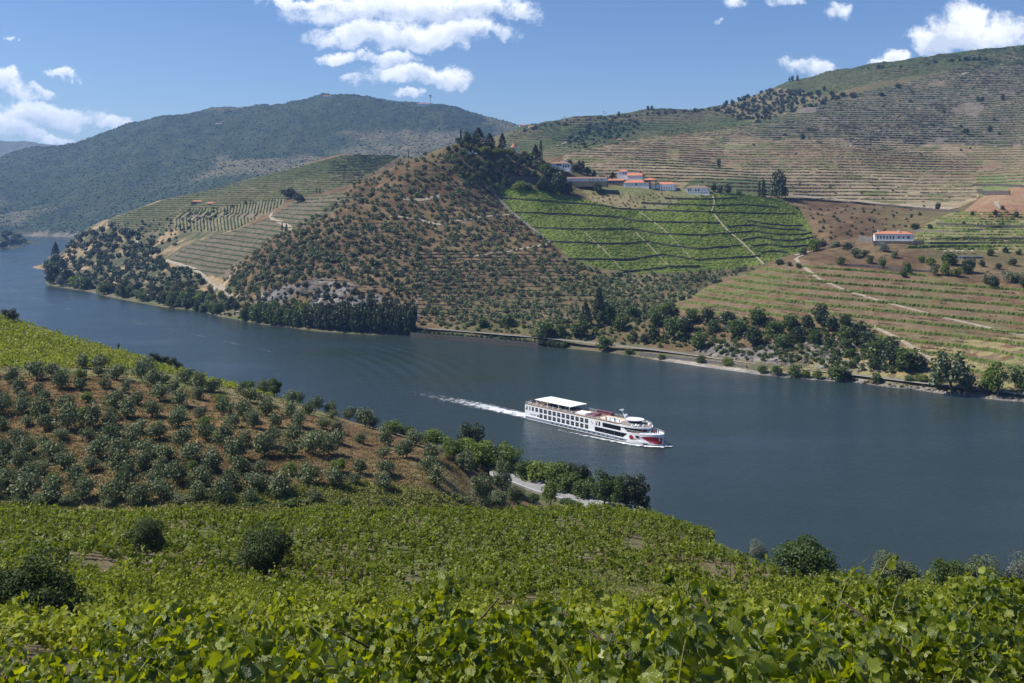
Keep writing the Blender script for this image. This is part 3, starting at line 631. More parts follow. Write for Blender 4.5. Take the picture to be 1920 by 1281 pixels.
rl = railway([(-20+x,y) for x,y in [(245,545)]] + railway_line[1:] + [(500,592)], 4.6)
def smoothz(pts):
    out = []
    for (x, y) in pts:
        z = 4.6 if x <= 1010 else max(2.6, 4.6-(x-1010)*.006); D = (H-z)*F/(y-YH); out.append(((x-960)/F*D, D, z))
    w = np.array(out); o = [w[0]]
    for a, b in zip(w[:-1], w[1:]):
        n = max(1, int(np.linalg.norm(b-a)/4)); o += [a+(b-a)*(i+1)/n for i in range(n)]
    return np.array(o)
_lw = line_world
line_world = lambda pts, z: smoothz(pts) if z < 0 else _lw(pts, z)
railway(railway_right, -1)
# embankment wall under the railway
def wall(pts, height, thick, m, label, cat='wall', name='terrace_wall', group=None, dmin=470, dmax=2900, w=None, base=.8, face=None):
    w = chain(pts, 2.5, dmin, dmax) if w is None else w
    if len(w) < 2: print('no wall', pts[0]); return
    a, b = sides(w, thick); n = len(w); jit = np.array([rnd.uniform(-.12,.12) for _ in range(n)])
    zt = w[:,2]+height+jit; zb = w[:,2]-base
    V = np.concatenate([np.c_[a, zb], np.c_[a, zt], np.c_[b, zt], np.c_[b, zb]]); i = np.arange(n-1)
    Fq = np.concatenate([np.stack([k*n+i, k*n+i+1, (k+1)*n+i+1, (k+1)*n+i],1) for k in range(3)]+[np.array([[0,n,2*n,3*n],[n-1,4*n-1,3*n-1,2*n-1]])])
    o = add(name, npmesh(name, V, Fq, m)); tag(o, label, cat, group); return o
emb = smoothz([(x, y+5.2) for x, y in railway_right if 1150 < x < 1420]); emb[:,2] = .4
wall(None, 2.6, 1.0, M_wallpale, 'grey stone embankment wall between railway and river in the middle stretch', name='embankment_wall', w=emb)
emb2 = smoothz([(x, y+6.2) for x, y in railway_right if 760 < x < 1090]); emb2[:,2] = .3
wall(None, 3.2, 1.0, M_wall, 'dark embankment wall under the railway right of the riverside wood', name='embankment_wall', w=emb2)
def z2(pts, ox=900, oy=330, s=2.909): return [(ox+x/s, oy+y/s) for x, y in pts]
WL = [([(1010,127),(1200,132),(1400,127)],'highest'), ([(880,152),(1100,162),(1270,167),(1450,162),(1620,177)],'second'), ([(105,124),(300,139),(640,164),(760,184),(1000,194),(1270,204),(1500,209),(1720,214)],'third'),
      ([(190,204),(450,214),(740,229),(880,254),(1100,259),(1310,262)],'fourth'), ([(1450,247),(1540,264),(1700,280),(1760,274)],'short upper right'), ([(1350,283),(1480,273),(1600,293),(1780,303)],'short middle right'),
      ([(300,289),(560,297),(830,296),(980,322),(1200,329),(1400,316),(1500,306),(1600,323),(1730,328),(1810,315)],'long middle'), ([(1430,356),(1520,339),(1640,359),(1750,356),(1830,334)],'wavy right-hand'),
      ([(385,364),(640,374),(800,376),(900,364),(1060,389),(1200,404),(1420,386)],'next-to-lowest long'), ([(1480,389),(1560,379),(1680,394),(1800,382)],'lower right-hand'),
      ([(480,459),(700,462),(820,462),(1000,434),(1180,464),(1400,452),(1530,442)],'lowest long'), ([(1530,424),(1600,416),(1680,424)],'shortest right-hand'), ([(780,529),(900,519),(1050,502),(1200,499)],'bottom edge')]
for pts, nm in WL:
    wall(z2(pts), 1.9, .8, M_wall, f'{nm} dark dry stone wall of the bright green terraced vineyard', group='stone walls of the green vineyard')
for pts, wd in (([(1265,103),(1282,150),(1262,195)],1.1), ([(1275,210),(1340,290),(1440,375),(1550,487)],1.4), ([(860,190),(950,255),(1020,310)],.45), ([(570,310),(700,430),(770,510)],.45), ([(850,310),(960,420),(1025,490)],.5), ([(1020,310),(1150,450)],.4)):
    drape('footpath', z2(pts), wd, M_dirt, .8, False)
drape('footpath', z2([(60,80),(110,130),(180,205),(290,290),(380,365)]), 3.0, M_wallpale, .3)
wall([(955,343),(985,344),(1036,346)], 7.0, 1.5, M_wall, 'tall grey retaining wall left of the long white winery shed', name='retaining_wall')
def z7(p): return [(1700+x/8.727, 330+y/8.727) for x, y in p]
for pts, h, nm, m in (([(490,800),(980,830),(1400,850),(2300,848)],2.2,'upper stone wall above the vines right of the villa',M_wall), ([(80,905),(820,925),(1000,900),(1240,885)],1.2,'pale low wall curving through vines right of the villa',M_wallpale),
        ([(390,1052),(900,1050),(1920,1045),(2500,1045)],2.0,'long straight stone wall below the vines right of villa',M_wall), ([(380,1115),(1040,1110),(1830,1105),(2300,1105)],1.6,'lower straight stone wall beside the villa hedge',M_wall),
        ([(1080,165),(1500,163),(1900,190),(2300,200)],2.4,'upper dark wall of the flat vineyard at right edge',M_wall), ([(1160,275),(1300,318),(1690,312)],4.5,'lower tall dark wall of flat vineyard at right edge',M_wall)):
    wall(z7(pts), h, .8, m, nm)
wall([(1476,374),(1600,382),(1700,391),(1797,399)], 2.0, .8, M_wall, 'long dark wall edging the farm track below the brown mountain')
wall([(1575,498),(1640,502),(1693,508),(1747,511)], 1.6, .8, M_wallpale, 'stone wall under the garden trees below the villa')
wall([(1610,452),(1637,456)], 5.0, 1.0, M_wallpale, 'pale stone garden wall at the left end of the villa')
# ---- contour vine rows
def contours(g, lo, hi, step, inside, field=None, dmin=470, dmax=2900, maxjump=.02, skip=0.0):
    """polylines where the height field (plus tilt) crosses each level, facing the river"""
    f = g.h if field is None else field; js = np.where((g.D > dmin) & (g.D < dmax))[0]; j0, j1 = js[0], js[-1]
    sub = f[j0:j1+1]; Ds = g.D[j0:j1+1]; out = []
    pxg = g.u*F+960
    for L_ in np.arange(lo, hi, step):
        s = sub > L_; up = (~s[:-1]) & s[1:]
        for rep in range(2):
            has = up.any(0); k = np.argmax(up, 0); a = sub[k, np.arange(len(k))]; b = sub[np.minimum(k+1, len(Ds)-1), np.arange(len(k))]
            t = (L_-a)/np.where(np.abs(b-a)<1e-6, 1, b-a); D = Ds[k]+(Ds[np.minimum(k+1,len(Ds)-1)]-Ds[k])*np.clip(t,0,1)
            zz = g.at(g.u, D); py = YH-(zz-H)/D*F; ok = has & inside(pxg, py, D)
            cur = []
            for i in range(len(k)):
                good = ok[i] and not (skip and rnd.random() < skip)
                if good and cur and abs(D[i]-cur[-1][1]) > maxjump*D[i]: 
                    if len(cur) > 3: out.append(np.array(cur))
                    cur = []
                if good: cur.append((g.u[i]*D[i], D[i], zz[i]))
                else:
                    if len(cur) > 3: out.append(np.array(cur))
                    cur = []
            if len(cur) > 3: out.append(np.array(cur))
            up[k, np.arange(len(k))] = False
            if rep == 0 and not up.any(): break
    return out
def hedge(polys, w, h, ragged, seed, clump=0):
    r = np.random.default_rng(seed); Vs, Fs, Ts, k = [], [], [], 0
    for c in polys:
        n = len(c)
        if n < 2: continue
        a, b = sides(c, w); hh = h*(1-ragged+2*ragged*r.random(n)); j = (r.random((n,2))-.5)*w*.5
        gap = r.random(n) < .04; hh[gap] *= .3
        V = np.concatenate([np.c_[b, c[:,2]-.5], np.c_[b*.75+a*.25+j, c[:,2]+hh*.8], np.c_[a*.7+b*.3+j, c[:,2]+hh], np.c_[a, c[:,2]-.3]])
        i = np.arange(n-1); Fs.append(np.concatenate([np.stack([q*n+i, q*n+i+1, (q+1)*n+i+1, (q+1)*n+i],1) for q in range(3)])+k); Vs.append(V); k += 4*n; Ts.append(np.tile(r.random(n),4))
    if not Vs: return None
    return np.concatenate(Vs), np.concatenate(Fs), np.concatenate(Ts)
def hedge_obj(name, polys, w, h, rag, m, seed=1, **kw):
    t = hedge(polys, w, h, rag, seed)
    if t is None: return None
    o = add(name, npmesh(name, t[0], t[1], m, False, {'tint': t[2]})); tag(o, **kw); return o
M_vinebrown = foliage('sparse_vine_leaf', (.045,.05,.025), (.105,.10,.05), rough=.7, spec=.1, trans=.15)
M_bank2 = mat('earth_bank', (.19,.15,.105), .95, .05, var=.25, vscale=.1)
M_bank = mat('terrace_bank', (.12,.095,.07), .95, .05, var=.4, vscale=.3)
far_h = gf.h
wob = far_h + 2.2*fbm(gf.U*gf.DD/220, gf.DD/220, 88, 2) + .012*gf.U*gf.DD
tilt = far_h + .060*gf.U*gf.DD
rows = contours(gf, 6, 120, 4.3, lambda x,y,D: zone('right_terr', x, y) & (D < 800) & (y > 500), tilt, dmax=830, maxjump=.03)
rows = [r_ for r_ in rows if len(r_) > 12]; rows.sort(key=lambda r_: -r_[:,2].mean())
for k_, r_ in enumerate(rows):
    t = hedge([r_], 1.5, 1.7, .3, 500+k_); o = add('vine_row', npmesh('vine_row', t[0], t[1], M_vinefar, False, {'tint': t[2]}))
    sidew = 'left' if (r_[:,0]/r_[:,1]).mean()*F+960 < 1560 else 'right'
    tag(o, f'{ordinal(k_+1)} green vine row from the top of the brown terraces, {sidew} part', 'vine row', 'vine rows on the brown terraces')
fill = contours(gf, 8, 120, 1.45, lambda x,y,D: zone('right_terr', x, y) & (D < 800) & (vnoise(x/30, y/9, 5) > .12), tilt, dmax=830, maxjump=.03, skip=.06)
hedge_obj('terrace_grass', fill, .9, .7, .6, M_drybush, label='dry grass and weeds on the brown terraces', cat='grass', kind='stuff')
hedge_obj('vineyard_foliage', contours(gf, 36, 135, 1.15, lambda x,y,D: zone('green', x, y) & (D > 800) & (D < 1090), dmin=800, dmax=1090, maxjump=.03, skip=.03), 1.7, .8, .5, M_vinebright, 2,
          label='bright green vine rows of the terraced vineyard below the winery', cat='vines', kind='stuff')
hedge_obj('vineyard_foliage', contours(gf, 40, 130, 2.0, lambda x,y,D: zone('right_top', x, y) & (D < 960), dmax=960, maxjump=.03, skip=.05), 1.4, 1.3, .5, M_vinefar, 3,
          label='green vine rows on the terraces right of the villa', cat='vines', kind='stuff')
hedge_obj('vineyard_foliage', contours(gf, 20, 140, 4.3, lambda x,y,D: zone('left_terr', x, y) & (D > 900) & (D < 1600), dmin=900, dmax=1600, maxjump=.03), 1.2, 1.3, .3, M_vineupper, 4,
          label='vine rows on the grey terraces left of the olive hill', cat='vines', kind='stuff')
hedge_obj('vineyard_foliage', contours(gf, 30, 210, 3.1, lambda x,y,D: zone('left_green', x, y) & (D > 1150), dmin=1150, dmax=2000, maxjump=.03, skip=.02), 1.6, 1.5, .35, M_vineupper, 5,
          label='terraced vine rows along the left-hand ridge', cat='vines', kind='stuff')
hedge_obj('vineyard_foliage', contours(gf, 110, 480, 4.4, lambda x,y,D: zone('brown', x, y) & (D > 1080) & ~upz(x, y) & (fbm(x/60, y/26, 8, 4) > -.42+.1*np.sin(x/70)), wob, dmin=1080, maxjump=.03, skip=.004), 1.5, 1.1, .3, M_vinebrown, 6,
          label='thin vine rows on the brown terraced mountain', cat='vines', kind='stuff')
hedge_obj('vineyard_foliage', contours(gf, 150, 520, 5.2, lambda x,y,D: zone('brown', x, y) & (D > 1080) & upz(x, y) & (fbm(x/70, y/26, 9, 4) > -.36), wob, dmin=1080, maxjump=.03, skip=.01), 2.0, 1.9, .4, M_vineupper, 7,
          label='dark green vine rows on the upper right mountain', cat='vines', kind='stuff')
hedge_obj('vineyard_foliage', contours(gf, 150, 560, 5.0, lambda x,y,D: (zone('back_green', x, y) | ((D > 2100) & (x > 960))) & (D > 1400) & ~zone('scrub_top', x, y), dmin=1400, maxjump=.03, skip=.01), 2.0, 1.7, .35, M_vineupper, 8,
          label='vine terraces on the hills behind the winery', cat='vines', kind='stuff')
hedge_obj('terrace_banks', contours(gf, 112, 480, 4.4, lambda x,y,D: zone('brown', x, y) & (D > 1080) & (fbm(x/80, y/30, 28, 3) > -.12), wob-1.6, dmin=1080, maxjump=.03, skip=.003), 2.0, .9, .3, M_bank2, 16,
          label='bare earth banks between the terraces of the brown mountain', cat='terraces', kind='stuff')
pol = []
for i in range(0, 740, 2):
    x = gf.u[i]*F+960
    if not (315 < x < 540): continue
    cur = []
    for j in range(0, len(gf.D), 2):
        D = gf.D[j]
        if D < 1000 or D > 1600: continue
        z = gf.h[j,i]; y = YH-(z-H)/D*F; xx = x + (D-1200)*.06*(1 if y < 404 else -.6)
        X_ = (xx-960)/F*D; z = float(hz(X_, D)); y = YH-(z-H)/D*F
        if zone('left_rows', np.array([xx]), np.array([y]))[0] and abs(y-405) > 1.5: cur.append((X_, D, z))
        elif len(cur) > 1: pol.append(np.array(cur)); cur = []
        else: cur = []
    if len(cur) > 1: pol.append(np.array(cur))
hedge_obj('vineyard_foliage', pol, 1.6, 1.5, .3, M_vineupper, 9, label='straight vine rows running downhill below the left farmhouse', cat='vines', kind='stuff')
# terrace walls between the olives, lower right part of the olive hill
ter = [c for c in contours(gf, 8, 60, 2.6, lambda x,y,D: inpoly(x,y,[(790,460),(1010,450),(1080,500),(1110,560),(1080,612),(790,608),(770,560)]) & (D < 1000), dmax=1000, maxjump=.03, skip=.01) if len(c) > 5]
hedge_obj('olive_terraces', ter, .9, 1.1, .3, M_bank, 11, label='low dry stone terrace walls between the olives on the hill', cat='terraces', kind='stuff')
ter = [c for c in contours(gf, 14, 170, 4.0, lambda x,y,D: inpoly(x,y,[(738,302),(830,280),(905,352),(948,398),(1010,450),(790,470),(760,560),(560,540),(440,560),(432,505),(520,442),(600,402),(665,345)]) & (D < 1150) & (fbm(x/40, y/16, 19, 3) > .02), dmax=1150, maxjump=.03, skip=.03) if len(c) > 5]
hedge_obj('olive_terraces', ter, .9, .9, .4, M_bank, 13, label='broken lines of old terrace walls over the upper olive hill', cat='terraces', kind='stuff')
hedge_obj('hedge', [chain([(1700,466),(1760,464),(1858,464)], 1.2)], 2.2, 2.4, .15, M_vinefar, 12, label='long trimmed yellow-green hedge on the wall right of the villa', cat='hedge')
# rocks strewn in the two cliffs and along the shore
M_rock = mat('schist_rock', (.19,.16,.125), .9, .1, col2=(.07,.062,.054), vscale=.3, bump=.6, bscale=1.5)
def rock(seed):
    r = np.random.default_rng(seed); d = rand_dirs0(14, r)*np.array([1.2,1,.8]); import itertools
    bm = bmesh.new(); [bm.verts.new(v) for v in d]; bmesh.ops.convex_hull(bm, input=bm.verts); bmesh.ops.triangulate(bm, faces=bm.faces); bm.verts.ensure_lookup_table()
    vs = [v for v in bm.verts if v.link_faces]; mp = {v.index: i for i, v in enumerate(vs)}; V = np.array([v.co[:] for v in vs]); Fq = np.array([[mp[v.index] for v in f.verts] for f in bm.faces]); bm.free(); return V, Fq
import bmesh
def rand_dirs0(n, r): v = r.normal(size=(n,3)); return v/np.linalg.norm(v, axis=1, keepdims=True)
RK = []
for i in range(5):
    bm_ = bmesh.new(); r_ = np.random.default_rng(i); [bm_.verts.new(v) for v in rand_dirs0(13, r_)*np.array([1.3,1,.85])]; bm_.verts.index_update()
    bmesh.ops.convex_hull(bm_, input=bm_.verts[:]); bm_.verts.index_update(); bm_.verts.ensure_lookup_table()
    RK.append((np.array([v.co[:] for v in bm_.verts]), np.array([[v.index for v in f.verts] for f in bm_.faces if len(f.verts) == 3]))); bm_.free()
def rocks(name, polys, n, smin, smax, label, dmax=950, pred=None):
    r = np.random.default_rng(n); xs = [p[0] for p in polys]; ys = [p[1] for p in polys]; px = r.uniform(min(xs), max(xs), n*4); py = r.uniform(min(ys), max(ys), n*4); m = inpoly(px, py, polys); w = hit(px[m][:n], py[m][:n], 470, dmax); w = w[~np.isnan(w[:,0])]
    Vs, Fs, k = [], [], 0
    for i, p in enumerate(w):
        V, Fq = RK[i % 5]; s = r.uniform(smin, smax)*(1.6 if r.random() < .12 else 1); a = r.uniform(0,6.28); R_ = np.array([[math.cos(a),-math.sin(a),0],[math.sin(a),math.cos(a),0],[0,0,1]]); Vs.append((V*s*r.uniform(.5,1.5,3)*np.array([1,.8,.75]))@R_.T+p-np.array([0,-s*.4,s*.35])); Fs.append(Fq+k); k += len(V)
    o = add(name, npmesh(name, np.concatenate(Vs), np.concatenate(Fs), M_rock)); tag(o, label, 'rocks', kind='stuff')
rocks('cliff_rocks', POLY['rock1'], 330, 1.0, 4.2, 'grey schist outcrops above the riverside wood')
rocks('cliff_rocks', [(1310,648),(1400,645),(1500,640),(1600,655),(1700,700),(1600,697),(1500,688),(1400,676),(1300,664)], 300, .8, 3.0, 'grey schist cliff above the railway on the right')
rocks('shore_rocks', [(1540,706),(1700,724),(1830,738),(1920,746),(1920,753),(1800,742),(1700,729),(1550,713)], 420, .5, 1.4, 'pale rocks along the waterline at right')
rocks('shore_rocks', [(240,558),(440,596),(440,602),(240,566)], 160, .5, 1.5, 'pale rocks along the waterline at far left')
rocks('hill_rocks', [(700,450),(1000,430),(1040,470),(1000,600),(640,545),(600,500)], 260, .5, 1.6, 'loose rocks on the olive hill', 1000)
rocks('hill_rocks', [(1630,452),(1745,470),(1740,500),(1560,478)], 120, .6, 1.5, 'rocks below the villa', 950)
rocks('hill_rocks', [(1835,500),(1920,510),(1920,525),(1840,520)], 60, 1, 2.4, 'rock outcrop right of the garden trees', 950)
# ---------------------------------------------------------------- trees of the far bank
def scatter(poly, dx, dy, jit=.35, dmin=470, dmax=2900, keep=None, stagger=True):
    xs = [p[0] for p in poly]; ys = [p[1] for p in poly]; pts = []; y = min(ys); k = 0
    while y < max(ys):
        x = min(xs) + (k % 2)*dx*.5*stagger
        while x < max(xs):
            pts.append((x+rnd.uniform(-jit,jit)*dx, y+rnd.uniform(-jit,jit)*dy, k)); x += dx
        y += dy; k += 1
    p = np.array(pts); p = p[inpoly(p[:,0], p[:,1], poly)]
    w = hit(p[:,0], p[:,1], dmin, dmax); ok = ~np.isnan(w[:,0]); return w[ok], p[ok]
CONE = [(738,302),(800,276),(850,300),(905,352),(928,356),(948,398),(998,436),(1033,462),(1064,488),(1120,508),(1175,560),(1160,606),(980,610),(790,610),(770,560),(640,552),(560,560),(440,572),(418,530),(432,505),(520,442),(600,402),(665,345)]
w1, p1 = scatter(CONE, 10.8, 7.2, .45)
keep = ~zone('rock1', p1[:,0], p1[:,1]) & (np.array([rnd.random() for _ in p1]) > .12)
w1, p1 = w1[keep], p1[keep]
w2, p2 = scatter([(520,442),(600,402),(640,420),(600,500),(500,560),(430,570),(420,520)], 12, 8, .5)   # denser western flank
w3, p3 = scatter([(1110,512),(1200,516),(1350,510),(1432,498),(1330,540),(1270,574),(1200,608),(1130,600)], 10.5, 7, .45)
w4, p4 = scatter([(1480,388),(1640,384),(1740,396),(1700,430),(1640,440),(1540,452),(1530,425)], 17, 9, .45)
allw = np.concatenate([w1, w2, w3]); allp = np.concatenate([p1, p2, p3]); order = np.argsort(allw[:,1]); allw = allw[order]; allp = allp[order]
NBIG = 105
big = list(range(NBIG)); bx = sorted(big, key=lambda i: allp[i,0])
for n_, i in enumerate(bx):
    s = rnd.uniform(.8,1.12); plant('olive_tree', OL_F[rnd.randrange(6)], allw[i], s, s*rnd.uniform(.9,1.15),
        f'small olive tree low on the terraced hill across the river, {ordinal(n_+1)} from left', 'tree', 'olive trees at the foot of the far hill')
rest = allw[NBIG:]; sc_ = [(s, s*rnd.uniform(.85,1.2)) for s in [rnd.uniform(.6,1.3) for _ in rest]]
wq, pq = scatter([(460,500),(560,440),(700,420),(800,480),(780,560),(640,560),(500,560)], 26, 17, .5)
merged('hillside_scrub', BRF, wq-np.array([0,0,.4]), [(rnd.uniform(.6,1.5),)*2 for _ in wq], M_dark, 'darker scrub trees between the olives on the lower hill', 'scrub')
merged('olive_grove', OLF, rest-np.array([0,0,.3]), sc_, M_olive, 'olive trees covering the cone-shaped hill across the river', 'olive grove')
merged('scrub', OLF, w4-np.array([0,0,.4]), [(rnd.uniform(.45,.9),)*2 for _ in w4], M_dark, 'dark scrub bushes on the dry slope above the villa', 'scrub')
# wooded western shoulder
LW = [(128,462),(160,436),(205,425),(250,440),(290,455),(310,490),(330,500),(362,512),(395,540),(425,560),(448,580),(400,590),(300,571),(250,562),(205,553),(150,541),(92,531),(118,492)]
wl, pl = scatter(LW, 9.5, 6.2, .5); o_ = np.argsort(-pl[:,1]); wl, pl = wl[o_], pl[o_]
kk = np.array([rnd.random() for _ in pl]) > .28; wl, pl = wl[kk], pl[kk]
nb = 90; ix = sorted(range(nb), key=lambda i: pl[i,0])
for n_, i in enumerate(ix):
    s = wl[i,1]/F*rnd.uniform(12,22)/8; k_ = rnd.choice(['evergreen','evergreen','leafy','olivebig'])
    plant('scrub_tree', SET[k_][rnd.randrange(5)], wl[i], s, s*rnd.uniform(.75,1.05), f'dark bushy tree low on the far-left wooded bank, {ordinal(n_+1)} from left', 'tree', 'trees low on the far-left bank')
merged('woodland', BRF, wl[nb:]-np.array([0,0,.4]), [(wl[i,1]/F*rnd.uniform(8,17)/5.2,)*2 for i in range(nb, len(wl))], M_dark, 'dense dark woodland on the far-left shoulder of the valley', 'woodland')
wu, pu = scatter([(205,425),(345,400),(440,385),(470,380),(340,440),(330,470),(290,455)], 12, 7, .5)
merged('hedgerow_trees', BRF, wu-np.array([0,0,.3]), [(rnd.uniform(.5,1.2),)*2 for _ in wu if True], M_dark, 'bushes between the small terraces on the left hill', 'scrub')
# shore point
ins = 0
for (x,y,w_,h_,k) in [(103,498,26,24,'evergreen'),(104,490,14,34,'conifer'),(92,512,24,20,'leafy'),(112,510,26,26,'evergreen'),(100,532,32,38,'evergreen'),(124,534,34,34,'evergreen'),(112,538,20,22,'grey'),(142,540,28,24,'bright'),(158,546,28,26,'leafy'),(150,542,20,20,'evergreen'),(195,555,26,24,'leafy'),(230,560,10,28,'evergreen'),(240,556,26,20,'leafy'),(322,576,24,30,'leafy'),(310,572,20,26,'evergreen'),(344,564,18,20,'bright'),(372,570,20,22,'bright'),(395,572,22,22,'leafy'),(425,574,18,18,'evergreen'),(20,460,26,14,'evergreen'),(5,466,24,16,'evergreen'),(38,458,20,10,'leafy'),(46,455,12,9,'evergreen'),(10,445,30,14,'evergreen'),(30,448,24,12,'leafy')]:
    ins += 1; plant_px(k, x, y, w_*1.1, h_*1.05, 'riverside_tree', f'{ {"evergreen":"dark round","leafy":"green round","bright":"light green","grey":"grey-green","conifer":"tall ragged"}[k]} tree at the far-left waterside, {ordinal(ins)} from the upstream point', 'tree', 'trees at the far-left waterside', dmin=800)
# tall riverside wood in the middle
b_ = 0; xs = list(range(462, 776, 11))
for x in xs:
    for row in (0,1):
        y = np.interp(x, [460,560,660,770],[602,615,624,628]) - (1.5 if row == 0 else 7); t = np.clip((x-450)/180, 0, 1)
        h_ = (26+20*t + (6 if row else 0))*rnd.uniform(.85,1.12); w_ = rnd.uniform(22,30); xx = x+rnd.uniform(-4,4)+row*5
        k = 'evergreen' if x > 590 else rnd.choice(['leafy','bright','evergreen','leafy']); b_ += 1
        plant_px(k if not (row and x > 600) else 'evergreen', xx, y, w_ if not (row and x>600) else 24, h_*1.05, 'riverside_tree',
                 f'{"dark dense" if x > 590 else "green"} tree of the riverside wood, {ordinal(b_)} counting from its left end', 'tree', 'trees of the riverside wood')
RT = [(1020,632,45,30,'leafy'),(1050,628,26,20,'leafy'),(1089,632,42,30,'leafy'),(1135,657,35,26,'leafy'),(1123,606,22,60,'poplar'),(1098,612,20,42,'poplar'),(1142,606,30,36,'leafy'),(1165,618,32,26,'leafy'),(1185,596,27,24,'leafy'),
 (1189,642,16,20,'evergreen'),(1208,646,18,20,'evergreen'),(1226,640,26,28,'evergreen'),(1230,614,36,36,'leafy'),(1246,596,40,30,'leafy'),(1264,636,44,42,'leafy'),(1285,622,32,28,'evergreen'),(1298,604,32,26,'leafy'),(1326,604,32,28,'evergreen'),
 (1337,622,26,24,'leafy'),(1309,650,30,26,'leafy'),(1367,612,42,28,'evergreen'),(1388,628,42,30,'leafy'),(1422,608,46,30,'leafy'),(1415,648,44,36,'evergreen'),(1450,636,48,34,'leafy'),(1484,618,40,28,'leafy'),(1467,652,36,26,'leafy'),(1498,640,34,26,'evergreen'),
 (1515,620,34,30,'evergreen'),(1541,608,36,36,'evergreen'),(1560,622,34,30,'evergreen'),(1532,646,30,28,'leafy'),(1584,612,26,24,'evergreen'),(1590,640,34,30,'leafy'),(1609,638,42,34,'evergreen'),(1628,650,40,30,'evergreen'),(1586,652,20,18,'leafy'),(1592,672,23,20,'leafy'),
 (1650,672,46,38,'leafy'),(1676,684,48,38,'evergreen'),(1698,692,48,38,'leafy'),(1722,694,40,30,'evergreen'),(1667,658,38,26,'evergreen'),(1640,690,30,22,'evergreen'),(1598,690,16,14,'leafy'),(1568,668,15,15,'leafy'),
 (1429,699,20,15,'leafy'),(1458,703,26,19,'leafy'),(1490,709,30,24,'leafy'),(1510,708,20,16,'bright'),(1532,710,20,16,'bright'),(1567,713,44,26,'leafy'),(1588,713,26,20,'evergreen'),(1645,718,23,20,'leafy'),(1365,685,22,14,'bright'),(1316,680,22,14,'leafy'),
 (1786,744,76,84,'airy'),(1758,730,36,40,'airy'),(1812,742,40,50,'airy'),(1870,744,56,62,'airybright'),(1850,738,30,34,'airybright'),(1908,728,36,40,'leafy'),(1935,735,40,44,'leafy'),(1380,618,30,22,'bright'),(1730,716,30,14,'bright'),(1705,716,22,12,'leafy'),
 (1060,650,16,10,'leafy'),(1180,664,20,10,'leafy'),(1240,673,18,9,'bright'),(950,612,30,24,'leafy'),(905,614,22,18,'leafy')]
RT.sort(key=lambda t: t[0])
LK = {'evergreen':'dark green','leafy':'mid green','bright':'yellow-green','poplar':'tall narrow dark','airy':'large grey-green','airybright':'feathery yellow-green'}
for n_, (x,y,w_,h_,k) in enumerate(RT):
    plant_px(k, x, y, w_*1.1, h_*1.12, 'bank_tree', f'{LK[k]} tree on the far bank above or below the railway, {ordinal(n_+1)} from left', 'tree', 'trees on the far bank right of the wood')
for n_, x in enumerate(range(786, 1064, 9)):
    y = np.interp(x, [770,900,1010,1100],[629,640,648.5,656])-1.5
    plant_px(rnd.choice(['evergreen','leafy','evergreen']), x, y, rnd.uniform(11,17), rnd.uniform(9,13), 'waterside_bush', f'dark bush hanging over the water below the railway, {ordinal(n_+1)} from left', 'bush', 'bushes on the embankment')
GT = [(1632,494,15,16,'leafy'),(1655,502,17,20,'leafy'),(1700,514,19,24,'leafy'),(1694,520,14,12,'evergreen'),(1752,516,19,24,'olivebig'),(1772,516,20,24,'bright'),(1794,519,19,18,'bright'),(1816,512,30,28,'evergreen'),(1778,496,36,22,'leafy'),(1745,497,22,16,'bright'),(1728,492,14,14,'bright'),
 (1578,497,18,16,'leafy'),(1603,482,30,18,'olivebig'),(1622,480,18,14,'olivebig'),(1590,470,22,16,'evergreen'),(1658,472,22,18,'grey'),(1678,484,15,16,'olivebig'),(1526,472,22,28,'bright'),(1507,478,17,14,'leafy'),(1481,499,12,11,'olivebig'),(1497,502,13,12,'olivebig'),(1461,497,22,11,'evergreen'),
 (1862,540,27,24,'evergreen'),(1849,532,18,18,'olivebig'),(1900,530,30,24,'olivebig'),(1920,540,24,20,'evergreen'),(1872,505,14,12,'evergreen'),(1842,500,14,13,'evergreen'),(1900,498,18,14,'evergreen'),(1858,480,16,14,'leafy'),(1885,474,14,12,'evergreen'),(1910,478,14,10,'leafy'),
 (1744,430,10,10,'evergreen'),(1823,406,10,10,'evergreen'),(1866,404,10,11,'evergreen'),(1906,408,12,12,'evergreen'),(1880,394,8,9,'evergreen'),(1759,394,12,14,'evergreen'),(1807,424,10,10,'evergreen'),(1540,462,26,14,'olivebig'),(1565,464,26,14,'olivebig'),(1640,440,12,9,'leafy'),(1715,430,20,12,'evergreen')]
GT.sort(key=lambda t: t[0])
for n_, (x,y,w_,h_,k) in enumerate(GT):
    plant_px(k, x, y, w_*1.1, h_*1.1, 'garden_tree', f'{ {"evergreen":"dark","leafy":"green","bright":"light green","olivebig":"grey-green","grey":"pale grey"}[k]} round tree in the grounds around the villa, {ordinal(n_+1)} from left', 'tree', 'trees around the villa')
